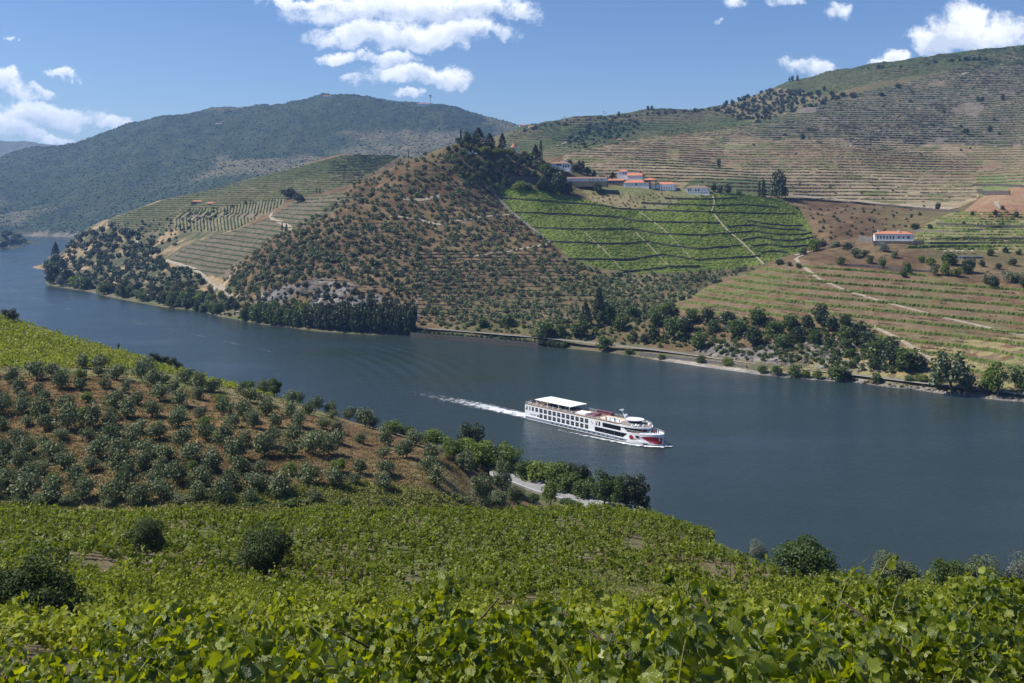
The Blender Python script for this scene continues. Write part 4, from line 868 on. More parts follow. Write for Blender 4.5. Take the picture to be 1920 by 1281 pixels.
WT = [(1036,322,22,10,'leafy'),(1052,324,18,9,'evergreen'),(1078,322,16,16,'evergreen'),(975,357,30,18,'bright'),(993,359,20,16,'leafy'),(1008,356,16,14,'leafy'),(1022,358,30,28,'evergreen'),(1051,366,34,44,'evergreen'),(1038,366,22,24,'leafy'),(1066,366,24,26,'evergreen'),(1120,362,19,19,'evergreen'),(1149,336,15,14,'evergreen'),(1199,337,20,14,'evergreen'),(1067,316,17,18,'evergreen'),(1087,325,22,24,'evergreen'),(1102,328,16,16,'evergreen'),(1114,331,12,12,'evergreen'),
 (1014,304,7,38,'cypress'),(1004,304,17,30,'conifer'),(942,280,14,28,'conifer'),(918,278,19,26,'conifer'),(897,270,22,28,'conifer'),(876,262,20,17,'evergreen'),(864,258,5,19,'cypress'),(1022,328,28,22,'leafy'),(931,356,14,13,'bright'),(908,288,30,14,'bright'),(930,290,30,14,'bright'),(958,290,26,12,'bright'),(990,298,28,12,'bright'),
 (1348,315,9,18,'evergreen'),(1338,360,16,16,'evergreen'),(1365,364,17,20,'evergreen'),(1350,362,14,12,'evergreen'),(1386,366,14,10,'leafy'),(1424,368,6,27,'cypress'),(1432,371,9,32,'cypress'),(1460,372,30,52,'evergreen'),(1466,372,20,34,'evergreen'),(766,292,3,12,'cypress'),
 (529,432,4,15,'cypress'),(537,434,5,14,'cypress'),(593,362,3,10,'cypress'),(600,363,3,10,'cypress'),(356,407,4,17,'cypress'),(345,432,3,12,'cypress'),(338,433,3,11,'cypress'),(330,433,3,10,'cypress'),(545,372,30,20,'evergreen'),(560,378,24,16,'evergreen'),(535,366,20,12,'evergreen'),
 (1101,250,8,10,'evergreen'),(1160,214,8,7,'evergreen'),(1215,207,7,9,'evergreen'),(1222,206,6,8,'evergreen'),(1648,130,9,9,'evergreen'),(1654,129,7,8,'leafy'),(1628,130,5,4,'evergreen'),(1486,148,7,8,'evergreen'),(1495,147,6,8,'evergreen'),(1480,149,5,6,'evergreen'),
 (1785,116,12,6,'evergreen'),(1800,115,8,6,'evergreen'),(1812,114,12,8,'evergreen'),(1826,114,10,7,'evergreen'),(1836,114,8,8,'conifer'),(1848,114,12,6,'evergreen'),(1754,118,8,5,'evergreen'),(1740,121,6,4,'evergreen'),(1689,126,7,3,'evergreen'),
 (1841,191,9,10,'evergreen'),(1880,189,10,13,'evergreen'),(1834,190,7,10,'evergreen'),(1811,252,14,12,'evergreen'),(1857,248,13,13,'evergreen'),(1653,180,16,7,'evergreen'),(1683,165,10,9,'evergreen'),(1505,262,10,12,'evergreen'),(1060,236,14,7,'evergreen'),(1362,192,8,6,'evergreen'),(1372,190,7,5,'evergreen'),(1545,172,8,12,'evergreen'),(1560,180,12,10,'evergreen'),(1580,182,14,10,'evergreen'),(1534,178,12,10,'evergreen'),(1600,184,14,9,'evergreen')]
WT.sort(key=lambda t: t[0])
LK2 = {'evergreen':'dark rounded','leafy':'green','bright':'yellowish green','conifer':'dark conifer-shaped','cypress':'slender dark cypress'}
for n_, (x,y,w_,h_,k) in enumerate(WT):
    plant_px(k, x, y, w_*1.08, h_*1.08, 'hill_tree' if k != 'cypress' else 'cypress_tree', f'{LK2[k]} tree high on the far hills or by the winery, {ordinal(n_+1)} from left', 'tree', 'scattered trees on the far hills', dmax=2940)
ws_, ps_ = scatter([(838,282),(870,262),(960,290),(1000,302),(1056,330),(1048,340),(960,330),(955,352),(918,352),(880,345),(848,322)], 13, 8, .4)
o_ = np.argsort(ps_[:,0]); 
for n_, i in enumerate(o_):
    k = rnd.choice(['evergreen','evergreen','evergreen','leafy','olivebig']); s = rnd.uniform(.75,1.15)
    plant('hilltop_tree', SET[k][rnd.randrange(5)], ws_[i], s, s*.85, f'dark leafy tree in the wood below the hilltop chapel, {ordinal(n_+1)} from left', 'tree', 'wood below the hilltop')
for poly, dx, dy, m_, lb, sz in (([(1180,600),(1270,582),(1300,596),(1450,602),(1560,616),(1640,645),(1720,680),(1730,706),(1600,696),(1480,684),(1330,662),(1180,645)], 11, 7, M_leafy, 'low shrubs between the trees on the far bank above the railway', .75), ([(790,606),(1060,612),(1170,612),(1180,650),(1010,630),(790,612)], 13, 6, M_leafy, 'low shrubs above the railway at the foot of the olive hill', .7), ([(240,548),(450,588),(450,598),(240,560)], 9, 4, M_dark, 'shrubs along the far-left railway and shore', .7), ([(1340,208),(1440,166),(1500,170),(1560,184),(1610,178),(1500,206),(1420,234),(1380,224)], 9, 5, M_dark, 'dark scrub and young pines on the back hill', 1.0),
        ([(1100,236),(1180,225),(1220,240),(1170,262),(1120,275),(1060,285),(1050,270)], 10, 6, M_dark, 'scattered scrub on the slope behind the chapel hill', .9),
        ([(970,246),(1050,228),(1340,204),(1340,208),(1050,233),(985,252)], 9, 4, M_dark, 'bushes along the crest behind the chapel hill', .8),
        ([(700,196),(1000,246),(960,246),(700,206)], 900, 900, M_dark, 'x', 1), ([(1450,330),(1800,360),(1780,396),(1500,368)], 40, 16, M_dark, 'small bushes at the foot of the brown mountain', .6),
        ([(1400,240),(1900,130),(1900,320),(1400,320)], 75, 40, M_dark, 'lone bushes on the brown mountain', .7), ([(1270,374),(1340,364),(1200,395),(1120,380),(1100,362),(1250,364)], 9, 5, M_drybush, 'dry bushes on the bank below the winery', .45),
        ([(455,560),(560,545),(700,545),(780,560),(780,604),(640,604),(470,596)], 12, 8, M_dark, 'bushes clinging to the cliff behind the riverside wood', .9),
        ([(1300,650),(1560,640),(1720,690),(1500,690),(1400,676)], 24, 14, M_leafy, 'small bushes among the cliff rocks above the railway', .5), ([(1420,690),(1560,708),(1740,724),(1740,732),(1560,715)], 9, 5, M_drybush, 'dry bushes between the railway and the water', .35)):
    w_, p_ = scatter(poly, dx, dy, .5)
    if len(w_): merged('scrub', BRF, w_-np.array([0,0,.4]), [(sz*rnd.uniform(.5,1.2)*(w_[i,1]/1000 if w_[i,1]>1400 else 1),)*2 for i in range(len(w_))], m_, lb, 'scrub')
M_forest = foliage('forest_leaf', (.035,.055,.028), (.075,.10,.045), rough=.8, spec=.05, trans=.1)
# far mountain wood: one mass of small crowns
r_ = np.random.default_rng(77); u_ = (r_.uniform(-170,1080,16000)-960)/F; D_ = np.exp(r_.uniform(np.log(2950), np.log(4500), 16000)); z_ = gm.at(u_, D_); ok = z_ > 12
sk = r_.uniform(-100,980,420); us = (sk-960)/F; Dl = gs(2950,5000,300); hh = gm.at(np.broadcast_to(us[:,None],(420,300)), np.broadcast_to(Dl,(420,300))); kk = np.argmax((hh-H)/Dl, 1)
P_ = np.concatenate([np.stack([u_*D_, D_, z_-2],1)[ok], np.stack([us*Dl[kk], Dl[kk], hh[np.arange(420),kk]-1],1)])
blob = []
for i in range(4):
    rr = np.random.default_rng(900+i); d = rand_dirs(9, rr); d[:,2] = np.abs(d[:,2]); V, Fq, T = leaves(d*.55*np.array([3,3,4]), d, 3.6, rr, .9, bias=1.2); blob.append((V, Fq, T))
merged('mountain_forest', blob, P_, [(s, s*1.1) for s in r_.uniform(.6,1.35,len(P_))], M_forest, 'forest covering the far blue mountain', 'forest')
# ---------------------------------------------------------------- river cruise ship
M_white = mat('white_paint', (.78,.79,.80), .35, .4)
M_white2 = mat('white_canvas', (.80,.80,.77), .8, .2, var=.04, vscale=2)
M_hullgrey = mat('blue_grey_paint', (.23,.27,.33), .4, .4)
M_glassd = mat('dark_window_glass', (.010,.012,.016), .25, .22)
M_deck = mat('deck_boards', (.24,.17,.12), .8, .2, var=.15, vscale=2)
M_red = mat('dark_red_paint', (.28,.012,.03), .4, .4)
M_maroon = mat('maroon_cover', (.17,.07,.09), .8, .2, var=.2, vscale=1)
M_black = mat('black_paint', (.015,.015,.017), .5, .3)
M_pool = mat('pool_water', (.35,.62,.68), .1, .5)
M_peach = mat('peach_deck', (.62,.50,.38), .8, .2, var=.1, vscale=1)
M_skin = mat('skin', (.42,.26,.18), .6, .3)
YAW = R(-47.95); SL = 78.0
st_sb = Vector((5.4, 462.0, 0)); fwd = Vector((math.cos(YAW), math.sin(YAW), 0)); prt = Vector((-math.sin(YAW), math.cos(YAW), 0))
ship = empty('cruise_ship', st_sb + prt*5.7, YAW)
tag(ship, 'long white river cruise ship with dark windows and red bow heading right on the river', 'ship')
def hw(x, top=True):
    """half width of the hull at station x"""
    b = 5.7
    if x < 2: b = 5.0+.35*x
    if x > 62: t = (x-62)/(SL-62); b = 5.7*math.sqrt(max(0, 1-t**(2.3 if top else 1.7)))
    return max(b, .12)
def outline(x0, x1, inset=0.0, n=24, top=True):
    xs = [x0+(x1-x0)*i/n for i in range(n+1)]
    return [(x, -(hw(x, top)-inset)) for x in xs] + [(x, (hw(x, top)-inset)) for x in xs[::-1]]
def loft(name, m, x0, x1, z0, z1, n=30, in0=0, in1=0, zt=None):
    a = outline(x0, x1, in0, n, False); b = outline(x0, x1, in1, n, True); k = len(a)
    V = [(x,y,z0) for x,y in a] + [(x,y,z1 if zt is None else zt(x)) for x,y in b]
    Fq = [(i,(i+1)%k,k+(i+1)%k,k+i) for i in range(k)] + [tuple(range(k))[::-1], tuple(range(k,2*k))]
    return add(name, npmesh(name, V, Fq, m), ship)
hull = loft('hull', M_white, 0, SL, -.6, 1.75)
loft('boot_stripe', M_black, 0, SL, -.7, .22, in0=-.03, in1=-.03)
for s in (-1, 1):
    g = MB(); g.box(1.2, 63, s*5.71-.03, s*5.71+.03, .55, 1.35); g.build('grey_stripe', M_hullgrey, ship)
    for i in range(11):
        x = 18.5+i*2.83; w = MB(); w.box(x, x+1.25, s*5.76-.02, s*5.76+.02, .72, 1.2); w.build('porthole', M_glassd, ship)
    for x in (49.5, 52.2, 57.0, 59.5, 60.6): w = MB(); w.box(x, x+.8, s*5.76-.02, s*5.76+.02, .7, 1.15); w.build('porthole', M_glassd, ship)
    r_ = MB(); r_.box(.6, 63.5, s*5.78-.1, s*5.78+.1, 1.62, 1.8); r_.build('rubbing_strake', M_white, ship)
bow = loft('bow', M_white, 59.5, SL, 1.75, 4.5, 30, in0=0, in1=-.02, zt=lambda x: 4.45 + max(0,(x-66))*.055)
fd = MB(); fd.prism(outline(62.5, SL-.6, .35), 4.55, 4.62); fd.build('foredeck', M_deck, ship)
# superstructure: deck slabs, inner core and outer window walls with piers
core = MB(); core.prism([(2,-5.1),(60,-5.1),(60,5.1),(2,5.1)], 1.75, 6.6); core.build('cabin_core', M_hullgrey, ship)
wl_ = MB()
XW = [10.6+i*2.86 for i in range(11)]; ww = 2.05
def wallrow(b, s, z0, z1, wins, xa, xb):
    x = xa
    for (p, q) in wins + [(xb, xb)]:
        if p > x: b.box(x, p, min(s*5.3, s*5.7), max(s*5.3, s*5.7), z0, z1)
        x = q
up = [(1.9,2.7),(3.8,4.6),(5.6,6.9),(7.9,9.7)] + [(x, x+ww) for x in XW[0:]]
for s in (-1, 1):
    lo_, hi_ = min(s*5.3, s*5.7), max(s*5.3, s*5.7)
    for (z0, z1) in ((1.75,1.95),(3.85,4.4),(6.3,6.75)): wl_.box(.9, 60, lo_, hi_, z0, z1)
    wallrow(wl_, s, 4.4, 6.3, up+[(45.6,46.9),(47.3,48.3)], .9, 49.6)
    wallrow(wl_, s, 1.95, 3.85, [(x, x+ww) for x in XW], .9, 45.2)
    wl_.box(45.0, 45.2, lo_, hi_, 1.95, 3.85)
    # slanting ends of the lounge windows
    wl_.side([(60,4.4),(63.4,4.4),(60.6,6.75),(60,6.75)], lo_, hi_); wl_.side([(60,1.75),(60,3.85),(60.6,3.85),(60.2,1.75)], lo_, hi_)
wl_.box(.9, 1.3, -5.3, 5.3, 1.75, 6.75); wl_.build('side_wall', M_white, ship)
def window(s, x0, x1, z0, z1, bar=True, nm='window'):
    w = MB(); y0 = s*5.52; w.box(x0+.02, x1-.02, min(y0, y0+s*.05), max(y0, y0+s*.05), z0, z1); o = w.build(nm, M_glassd, ship)
    if bar:
        b = MB(); b.box(x0, x1, min(s*5.58,s*5.68), max(s*5.58,s*5.68), z0+(z1-z0)*.52, z0+(z1-z0)*.6); b.box((x0+x1)/2-.04,(x0+x1)/2+.04, min(s*5.57,s*5.61), max(s*5.57,s*5.61), z0, z1); b.build('balcony_rail', M_hullgrey, o)
    return o
for s in (-1, 1):
    for k, (a, b) in enumerate(up): window(s, a, b, 4.42, 6.28, k > 2)
    window(s, 45.6, 46.9, 4.42, 6.28, False); window(s, 47.3, 48.3, 4.42, 6.28, False)
    for x in XW: window(s, x, x+ww, 1.97, 3.83)
    w = MB(); w.side([(49.6,4.42),(62.8,4.42),(60.4,6.28),(49.6,6.28)], s*5.5, s*5.6); o = w.build('lounge_window', M_glassd, ship)
    w = MB(); w.side([(45.2,1.97),(61.3,1.97),(63.6,3.83),(45.2,3.83)], s*5.56, s*5.74 if s > 0 else s*5.74); o = w.build('lounge_window', M_glassd, ship)
    for x in (50.9, 56.4): b = MB(); b.box(x, x+.07, min(s*5.75,s*5.78), max(s*5.75,s*5.78), 2.0, 3.8); b.build('mullion', M_hullgrey, o)
    b = MB(); b.side([(45.8,6.2),(46.3,6.2),(47.2,4.5),(46.7,4.5)], s*5.6, s*5.68); b.build('slanting_brace', M_white, ship)
# lounge front, round glazed, under the white visor
lg = MB(); pl = [(60,-5.2)] + [(60+ 9.0*math.sin(t)+.0, -5.2*math.cos(t)) for t in [math.pi*i/16 for i in range(1,16)]] + [(60,5.2)]
lg.prism(pl, 4.6, 6.5); lg.build('lounge_glazing', M_glassd, ship)
vs = MB(); pl2 = [(59,-6.0)] + [(60+11.8*math.sin(t), -6.1*math.cos(t)) for t in [math.pi*i/24 for i in range(1,24)]] + [(59,6.0)]
vs.prism(pl2, 6.4, 7.05); vs.build('visor', M_white, ship)
dk = MB(); dk.prism([(1.2,-5.5),(59,-5.5)] + [(60+11.2*math.sin(t), -5.6*math.cos(t)) for t in [math.pi*i/24 for i in range(1,24)]] + [(59,5.5),(1.2,5.5)], 6.75, 7.1); dk.build('sun_deck', M_deck, ship)
gd = MB()
def rail_line(b, pts, z, h=1.0, every=1.6):
    for p, q in zip(pts[:-1], pts[1:]):
        for hh in (h, h*.5): b.tube((*p, z+hh), (*q, z+hh), .04, n=4)
        L_ = math.dist(p, q); n = max(1, int(L_/every))
        for i in range(n): t = i/n; b.tube((p[0]+(q[0]-p[0])*t, p[1]+(q[1]-p[1])*t, z), (p[0]+(q[0]-p[0])*t, p[1]+(q[1]-p[1])*t, z+h), .035, n=4)
rail_line(gd, [(1.3,5.5),(1.3,-5.5),(59,-5.55)] , 7.1); rail_line(gd, [(1.3,5.5),(59,5.55)], 7.1)
rail_line(gd, [(60+11.2*math.sin(math.pi*i/12), -5.6*math.cos(math.pi*i/12)) for i in range(0,13)], 7.1)
rail_line(gd, [(x, -(hw(x)-.15)) for x in (63,66,69,72,74.5,76.5,77.6)] + [(x, (hw(x)-.15)) for x in (77.6,76.5,74.5,72,69,66,63)], 4.7, .9)
gd.build('guard_rail', M_white, ship)
# big awning on posts over the aft sun deck
aw = MB()
for i in range(11):
    for j in range(6):
        x0 = 7.0+i*2.1; y0 = -5.4+j*1.8; aw.box(x0+.03, x0+2.07, y0+.03, y0+1.77, 9.75+.12*math.sin((j+.5)/6*math.pi), 9.85+.12*math.sin((j+.5)/6*math.pi))
aw.build('awning', M_white2, ship)
pg = MB()
for x in (8.2, 15.5, 22.6, 29.4):
    for y in (-5.3, 5.3): pg.box(x-.09, x+.09, y-.09, y+.09, 7.1, 9.75)
    pg.box(x-.07, x+.07, -5.3, 5.3, 9.6, 9.74)
pg.build('awning_post', M_white, ship)
p = MB(); p.box(48.2, 53.4, -2.4, 2.2, 7.12, 7.2); p.build('pool_surround', M_peach, ship)
p = MB(); p.box(44.6, 56.5, -3.6, 3.4, 7.1, 7.13); p.build('pool_terrace', M_peach, ship)
p = MB(); p.prism([(49+2.4*math.cos(2*math.pi*i/14)*1.0+1.6, 1.7*math.sin(2*math.pi*i/14)) for i in range(14)], 7.2, 7.24); p.build('pool', M_pool, ship)
p = MB(); p.box(39.2, 42.8, -4.0, -1.6, 7.1, 7.8); p.box(39.5,42,-.6,2.0,7.1,7.9); p.build('maroon_cover', M_maroon, ship)
p = MB(); p.box(31.5, 37.5, -3.8, 1.0, 7.1, 7.85); p.build('white_cover', M_white2, ship)
p = MB(); p.box(37.5, 46.0, 3.9, 5.2, 7.1, 8.3); p.box(37.2,46.3,3.7,5.4,8.3,8.42); p.build('bar_counter', M_maroon, ship)
p = MB(); p.prism([(63+3.9*math.sin(t), 3.7*math.cos(t)) for t in [2*math.pi*i/20 for i in range(20)]], 8.9, 9.05); p.prism([(62.5+3.2*math.sin(t), 3.0*math.cos(t)) for t in [2*math.pi*i/20 for i in range(20)]], 9.05, 9.15)
p.build('wheelhouse_roof', M_white, ship)
p = MB(); p.prism([(63+2.8*math.sin(t), 2.6*math.cos(t)) for t in [2*math.pi*i/16 for i in range(16)]], 7.1, 8.9); p.build('wheelhouse', M_glassd, ship)
p = MB(); p.disc((63,0), 3.2, 7.1, 7.75, 20); p.build('wheelhouse_base', M_hullgrey, ship)
mast = MB(); mast.tube((58.6,0,7.1), (55.6,0,11.6), .28, .16, 8); mast.tube((58.6,.8,7.1),(56.6,.0,10.2),.1); mast.tube((58.6,-.8,7.1),(56.6,0,10.2),.1)
mast.box(54.9,56.2,-.75,.75,11.6,11.75); mast.box(55.2,55.5,-1.3,1.3,11.75,12.0); mast.tube((56.6,0,9.9),(57.8,0,9.9),.06); mast.disc((58.0,0),.55,9.5,10.3,10); mast.tube((57.2,0,8.9),(58.9,0,9.3),.07); mast.build('radar_mast', M_white, ship)
# bow decoration: red flame reaching the stem, rose emblem and small hull windows
def side_patch(pts, m, nm, off=.05):
    for s in (-1, 1):
        V = []; 
        for x, z in pts: V.append((x, s*(hw(x, True)*(z-(-.6))/(5.1) + hw(x, False)*(1-(z+.6)/5.1)+off), z))
        c = len(V); cx = sum(v[0] for v in V)/c
        V.append((cx, s*(hw(cx)+off), sum(v[2] for v in V)/c)); Fq = [(i,(i+1)%c,c) for i in range(c)]
        add(nm, npmesh(nm, V, Fq, m), ship)
topz = [(70.2,3.35),(71.2,3.62),(72.2,3.8),(73.2,3.92),(74.2,4.0),(75.2,4.02),(76.2,4.0),(77.0,3.95),(77.95,3.85)]
botz = [(70.2,3.3),(71.2,2.95),(72.2,2.5),(73.2,2.05),(74.2,1.7),(75.2,1.45),(76.2,1.3),(77.0,1.2),(77.95,1.1)]
for s in (-1, 1):
    V, Fq = [], []; nb_ = 5
    for (x, zt_), (_, zb_) in zip(topz, botz):
        for k in range(nb_):
            z = zb_+(zt_-zb_)*k/(nb_-1); f_ = min(1, max(0, (z-1.75)/2.7)); y = hw(x, False)*(1-0) + (hw(x, True)-hw(x, False))*f_
            if z < 1.75: y = hw(x, False) + (hw(x, True)-hw(x, False))*max(0,(z+.6)/2.35)
            y = max(y, hw(x, False)+(hw(x,True)-hw(x,False))*max(0,min(1,(z+.6)/2.35))) if z < 1.9 else max(y, hw(x,False)+(hw(x,True)-hw(x,False))*f_)
            V.append((x+.03, s*(y+.06), z))
    for i in range(len(topz)-1):
        for k in range(nb_-1): a = i*nb_+k; Fq.append((a, a+nb_, a+nb_+1, a+1))
    add('red_flame', npmesh('red_flame', V, Fq, M_red), ship)
rose = [(65.7+1.0*math.cos(t)*(1+.12*math.sin(5*t)), 2.75+.95*math.sin(t)*(1+.12*math.sin(5*t))) for t in [2*math.pi*i/20 for i in range(20)]]
side_patch(rose, M_red, 'rose_emblem', .12)
side_patch([(66.6,2.2),(68.0,2.35),(69.0,2.25),(67.9,2.05),(66.9,1.9)], M_red, 'rose_stem', .14)
side_patch([(67.9,2.95),(69.7,2.95),(69.7,3.75),(67.9,3.75)], M_glassd, 'hull_window', .14)
side_patch([(71.3,.55),(73.2,.55),(73.2,1.15),(71.3,1.15)], M_black, 'hull_opening', .18)
def text(body, size, m, name, parent, loc, rot, ext=.01):
    c = bpy.data.curves.new(name, 'FONT'); c.body = body; c.size = size; c.extrude = ext; t = bpy.data.objects.new('tmp', c); sc.collection.objects.link(t)
    bpy.context.view_layer.update(); me = bpy.data.meshes.new_from_object(t.evaluated_get(bpy.context.evaluated_depsgraph_get())); bpy.data.objects.remove(t)
    me.materials.clear(); me.materials.append(m); o = add(name, me, parent); o.location = loc; o.rotation_euler = rot; return o
text('A-ROSA', 1.15, M_black, 'ship_name', ship, (4.3,-5.72,2.45), (R(90),0,0))
r_ = MB(); r_.side([(9.2,2.3),(10.1,2.3),(10.2,2.9),(9.7,3.4),(9.1,2.9)], -5.75, -5.71); r_.build('name_emblem', M_black, ship)
e_ = MB(); e_.side([(42.8,5.9),(43.0,6.0),(44.2,4.7),(43.9,4.6)], -5.75, -5.71); e_.build('side_emblem', M_red, ship)
e_ = MB(); e_.side([(1.3,5.3),(1.6,5.3),(2.0,4.5),(1.7,4.5)], -5.75, -5.71); e_.build('stern_emblem', M_black, ship)
# people: one continuous body grown from a skeleton
def person_mesh(name, seated, seed):
    r = random.Random(seed); hip = .5 if seated else .95; f = .42 if seated else 0
    v = [(0,0,hip),(0,0,hip+.28),(0,0,hip+.5),(0,0,hip+.62),(0,.02,hip+.76),
         (.19,0,hip+.5),(.25,.06,hip+.24),(.2,.2,hip+.08),(-.19,0,hip+.5),(-.25,.06,hip+.24),(-.2,.2,hip+.08),
         (.1,f,hip-.02 if seated else .5),(.1,f+.02,.06),(.1,f+.16,.03),(-.1,f,hip-.02 if seated else .5),(-.1,f+.02,.06),(-.1,f+.16,.03)]
    e = [(0,1),(1,2),(2,3),(3,4),(2,5),(5,6),(6,7),(2,8),(8,9),(9,10),(0,11),(11,12),(12,13),(0,14),(14,15),(15,16)]
    rad = [.15,.14,.13,.06,.115,.06,.045,.035,.06,.045,.035,.085,.05,.045,.085,.05,.045]
    me = bpy.data.meshes.new(name); me.from_pydata(v, e, []); o = bpy.data.objects.new('t', me); sc.collection.objects.link(o)
    m = o.modifiers.new('s', 'SKIN'); 
    for i, q in enumerate(rad): me.skin_vertices[0].data[i].radius = (q, q*.85 if i < 3 else q); 
    me.skin_vertices[0].data[0].use_root = True
    bpy.context.view_layer.update(); out = bpy.data.meshes.new_from_object(o.evaluated_get(bpy.context.evaluated_depsgraph_get())); bpy.data.objects.remove(o)
    top = mat('shirt', [(.5,.5,.48),(.05,.06,.1),(.35,.06,.05),(.12,.2,.3),(.03,.03,.03)][seed % 5], .8, .2); leg = mat('trousers', [(.04,.05,.08),(.2,.17,.13),(.03,.03,.03)][seed % 3], .8, .2)
    out.materials.clear(); [out.materials.append(q) for q in (M_skin, top, leg)]
    for pl_ in out.polygons: z = pl_.center.z; pl_.material_index = 0 if z > hip+.58 or (not seated and z < .1) else (1 if z > hip+.02 else 2)
    out.name = name; return out
hairm = mat('hair', (.05,.035,.025), .8, .2)
PM = [person_mesh('person', k % 2 == 1, k) for k in range(6)]
hair = MB(); hair.prism([(.12*math.cos(t), .13*math.sin(t)) for t in [2*math.pi*i/8 for i in range(8)]], 0, .09)
hairme = hair.mesh('hair', hairm)
def ship_pt(x, y, z): return st_sb + prt*5.7 + fwd*x + prt*y + Vector((0,0,z))
def person(x, y, z, k, label, group):
    o = add('person', PM[k], None, ship_pt(x,y,z), rnd.uniform(0,6.28)); tag(o, label, 'person', group)
    h = add('hair', hairme, o); h.location = (0, -.01, (.5 if k % 2 else .95)+.8)
r2 = random.Random(5)
for i, px_ in enumerate(sorted(r2.uniform(2.2,7.5) if i < 16 else r2.uniform(8,33) for i in range(44))): person(px_, r2.uniform(-4.9,4.9), 7.1, r2.randrange(6), f'passenger among the tables on the aft sun deck, {ordinal(i+1)} counting from the stern', 'passengers on the aft sun deck')
for i, px_ in enumerate(sorted(r2.uniform(45,58) for i in range(9))): person(px_, r2.choice([-4.4,-4.8,4.3]), 7.1, r2.randrange(6), f'passenger by the rail beside the ship pool, {ordinal(i+1)} counting from the stern', 'passengers beside the pool')
for i, x in enumerate(sorted(r2.uniform(69.5,75.5) for i in range(11))): person(x, r2.uniform(-.8,.8)*(hw(x)-.8), 4.62, r2.randrange(6), f'passenger on the open foredeck at the bow, {ordinal(i+1)} counting from aft', 'passengers at the bow')
ch = MB(); ch.box(-.35,.35,-1.0,.5,.3,.38); ch._a([(-.35,.45,.34),(.35,.45,.34),(.35,.95,.85),(-.35,.95,.85),(-.35,.5,.28),(.35,.5,.28),(.35,1.0,.8),(-.35,1.0,.8)],[(0,1,2,3),(4,7,6,5),(0,4,5,1),(3,2,6,7),(0,3,7,4),(1,5,6,2)])
for x in (-.3,.3):
    for y in (-.9,.4): ch.box(x-.03,x+.03,y-.03,y+.03,0,.3)
chm = ch.mesh('sun_lounger', M_white2)
for i in range(8):
    o = add('sun_lounger', chm, None, ship_pt(52+i*1.05 if i < 7 else 66.5, -4.4 if i < 7 else -4, 7.1), YAW+.4); tag(o, f'white sun lounger on the forward sun deck near the rail, {ordinal(i+1)} from aft', 'sun lounger', 'sun loungers on the ship')
for i, (x,y) in enumerate([(67.5,-3.0),(69.0,-1.5),(69.5,1.5),(68,3.2),(66,4),(65.2,-4.4)]):
    b = MB(); b.disc((0,0), .6, .05, .5, 10); b.disc((0,0), .45, .5, .75, 10); o = b.build('pouffe', M_white2, None, ship_pt(x,y,7.1)); tag(o, f'white round seat at the forward end of the sun deck, {ordinal(i+1)} of the curve', 'seat', 'round seats on the ship')
tb = MB(); tb.disc((0,0), .42, .7, .75, 8); tb.tube((0,0,0),(0,0,.7),.05)
for a in range(3):
    cx, cy = .8*math.cos(a*2.1), .8*math.sin(a*2.1); tb.box(cx-.2,cx+.2,cy-.2,cy+.2,.38,.45); tb.box(cx-.2,cx+.2,cy+.15,cy+.2,.45,.85)
    for dx in (-.17,.17): tb.box(cx+dx-.02,cx+dx+.02,cy-.02,cy+.02,0,.38)
tbm = [tb.mesh('table_set', M_black), tb.mesh('table_set', M_white2)]
for i in range(30):
    o = add('table_set', tbm[i % 4 == 0], None, ship_pt(3+ (i//4)*3.9+r2.uniform(-.5,.5), -4.2+(i%4)*2.7, 7.1), r2.uniform(0,3)); tag(o, f'cafe table with chairs on the aft sun deck, {ordinal(i%4+1)} from near rail in {ordinal(i//4+1)} row', 'table', 'tables on the sun deck')
# ---- wake foam
def foam_mat(name, scale, th, soft):
    m = bpy.data.materials.new(name); m.use_nodes = True; nt = m.node_tree; N = nt.nodes.new; L = nt.links.new
    p = nt.nodes['Principled BSDF']; p.inputs['Base Color'].default_value = (.86,.88,.9,1); p.inputs['Roughness'].default_value = .8
    at = N('ShaderNodeAttribute'); at.attribute_name = 'foam'; tc = N('ShaderNodeTexCoord'); n = N('ShaderNodeTexNoise'); n.inputs['Scale'].default_value = scale; n.inputs['Detail'].default_value = 8; n.inputs['Roughness'].default_value = .7
    mp = N('ShaderNodeMapping'); mp.inputs['Rotation'].default_value = (0,0,-YAW); mp.inputs['Scale'].default_value = (.45,1.3,1); L(tc.outputs['Object'], mp.inputs[0]); L(mp.outputs[0], n.inputs['Vector'])
    a0 = N('ShaderNodeMath'); a0.operation = 'MULTIPLY_ADD'; L(n.outputs['Fac'], a0.inputs[0]); a0.inputs[1].default_value = 2.0; a0.inputs[2].default_value = -.5; a = N('ShaderNodeMath'); a.operation = 'ADD'; L(at.outputs['Fac'], a.inputs[0]); L(a0.outputs[0], a.inputs[1])
    r = N('ShaderNodeMapRange'); r.inputs['From Min'].default_value = th; r.inputs['From Max'].default_value = th+soft; L(a.outputs[0], r.inputs['Value'])
    tr = N('ShaderNodeBsdfTransparent'); mx = N('ShaderNodeMixShader'); L(r.outputs[0], mx.inputs[0]); L(tr.outputs[0], mx.inputs[1]); L(p.outputs[0], mx.inputs[2]); L(mx.outputs[0], nt.nodes['Material Output'].inputs[0]); return m
M_foam = foam_mat('foam', .8, 1.0, .3)
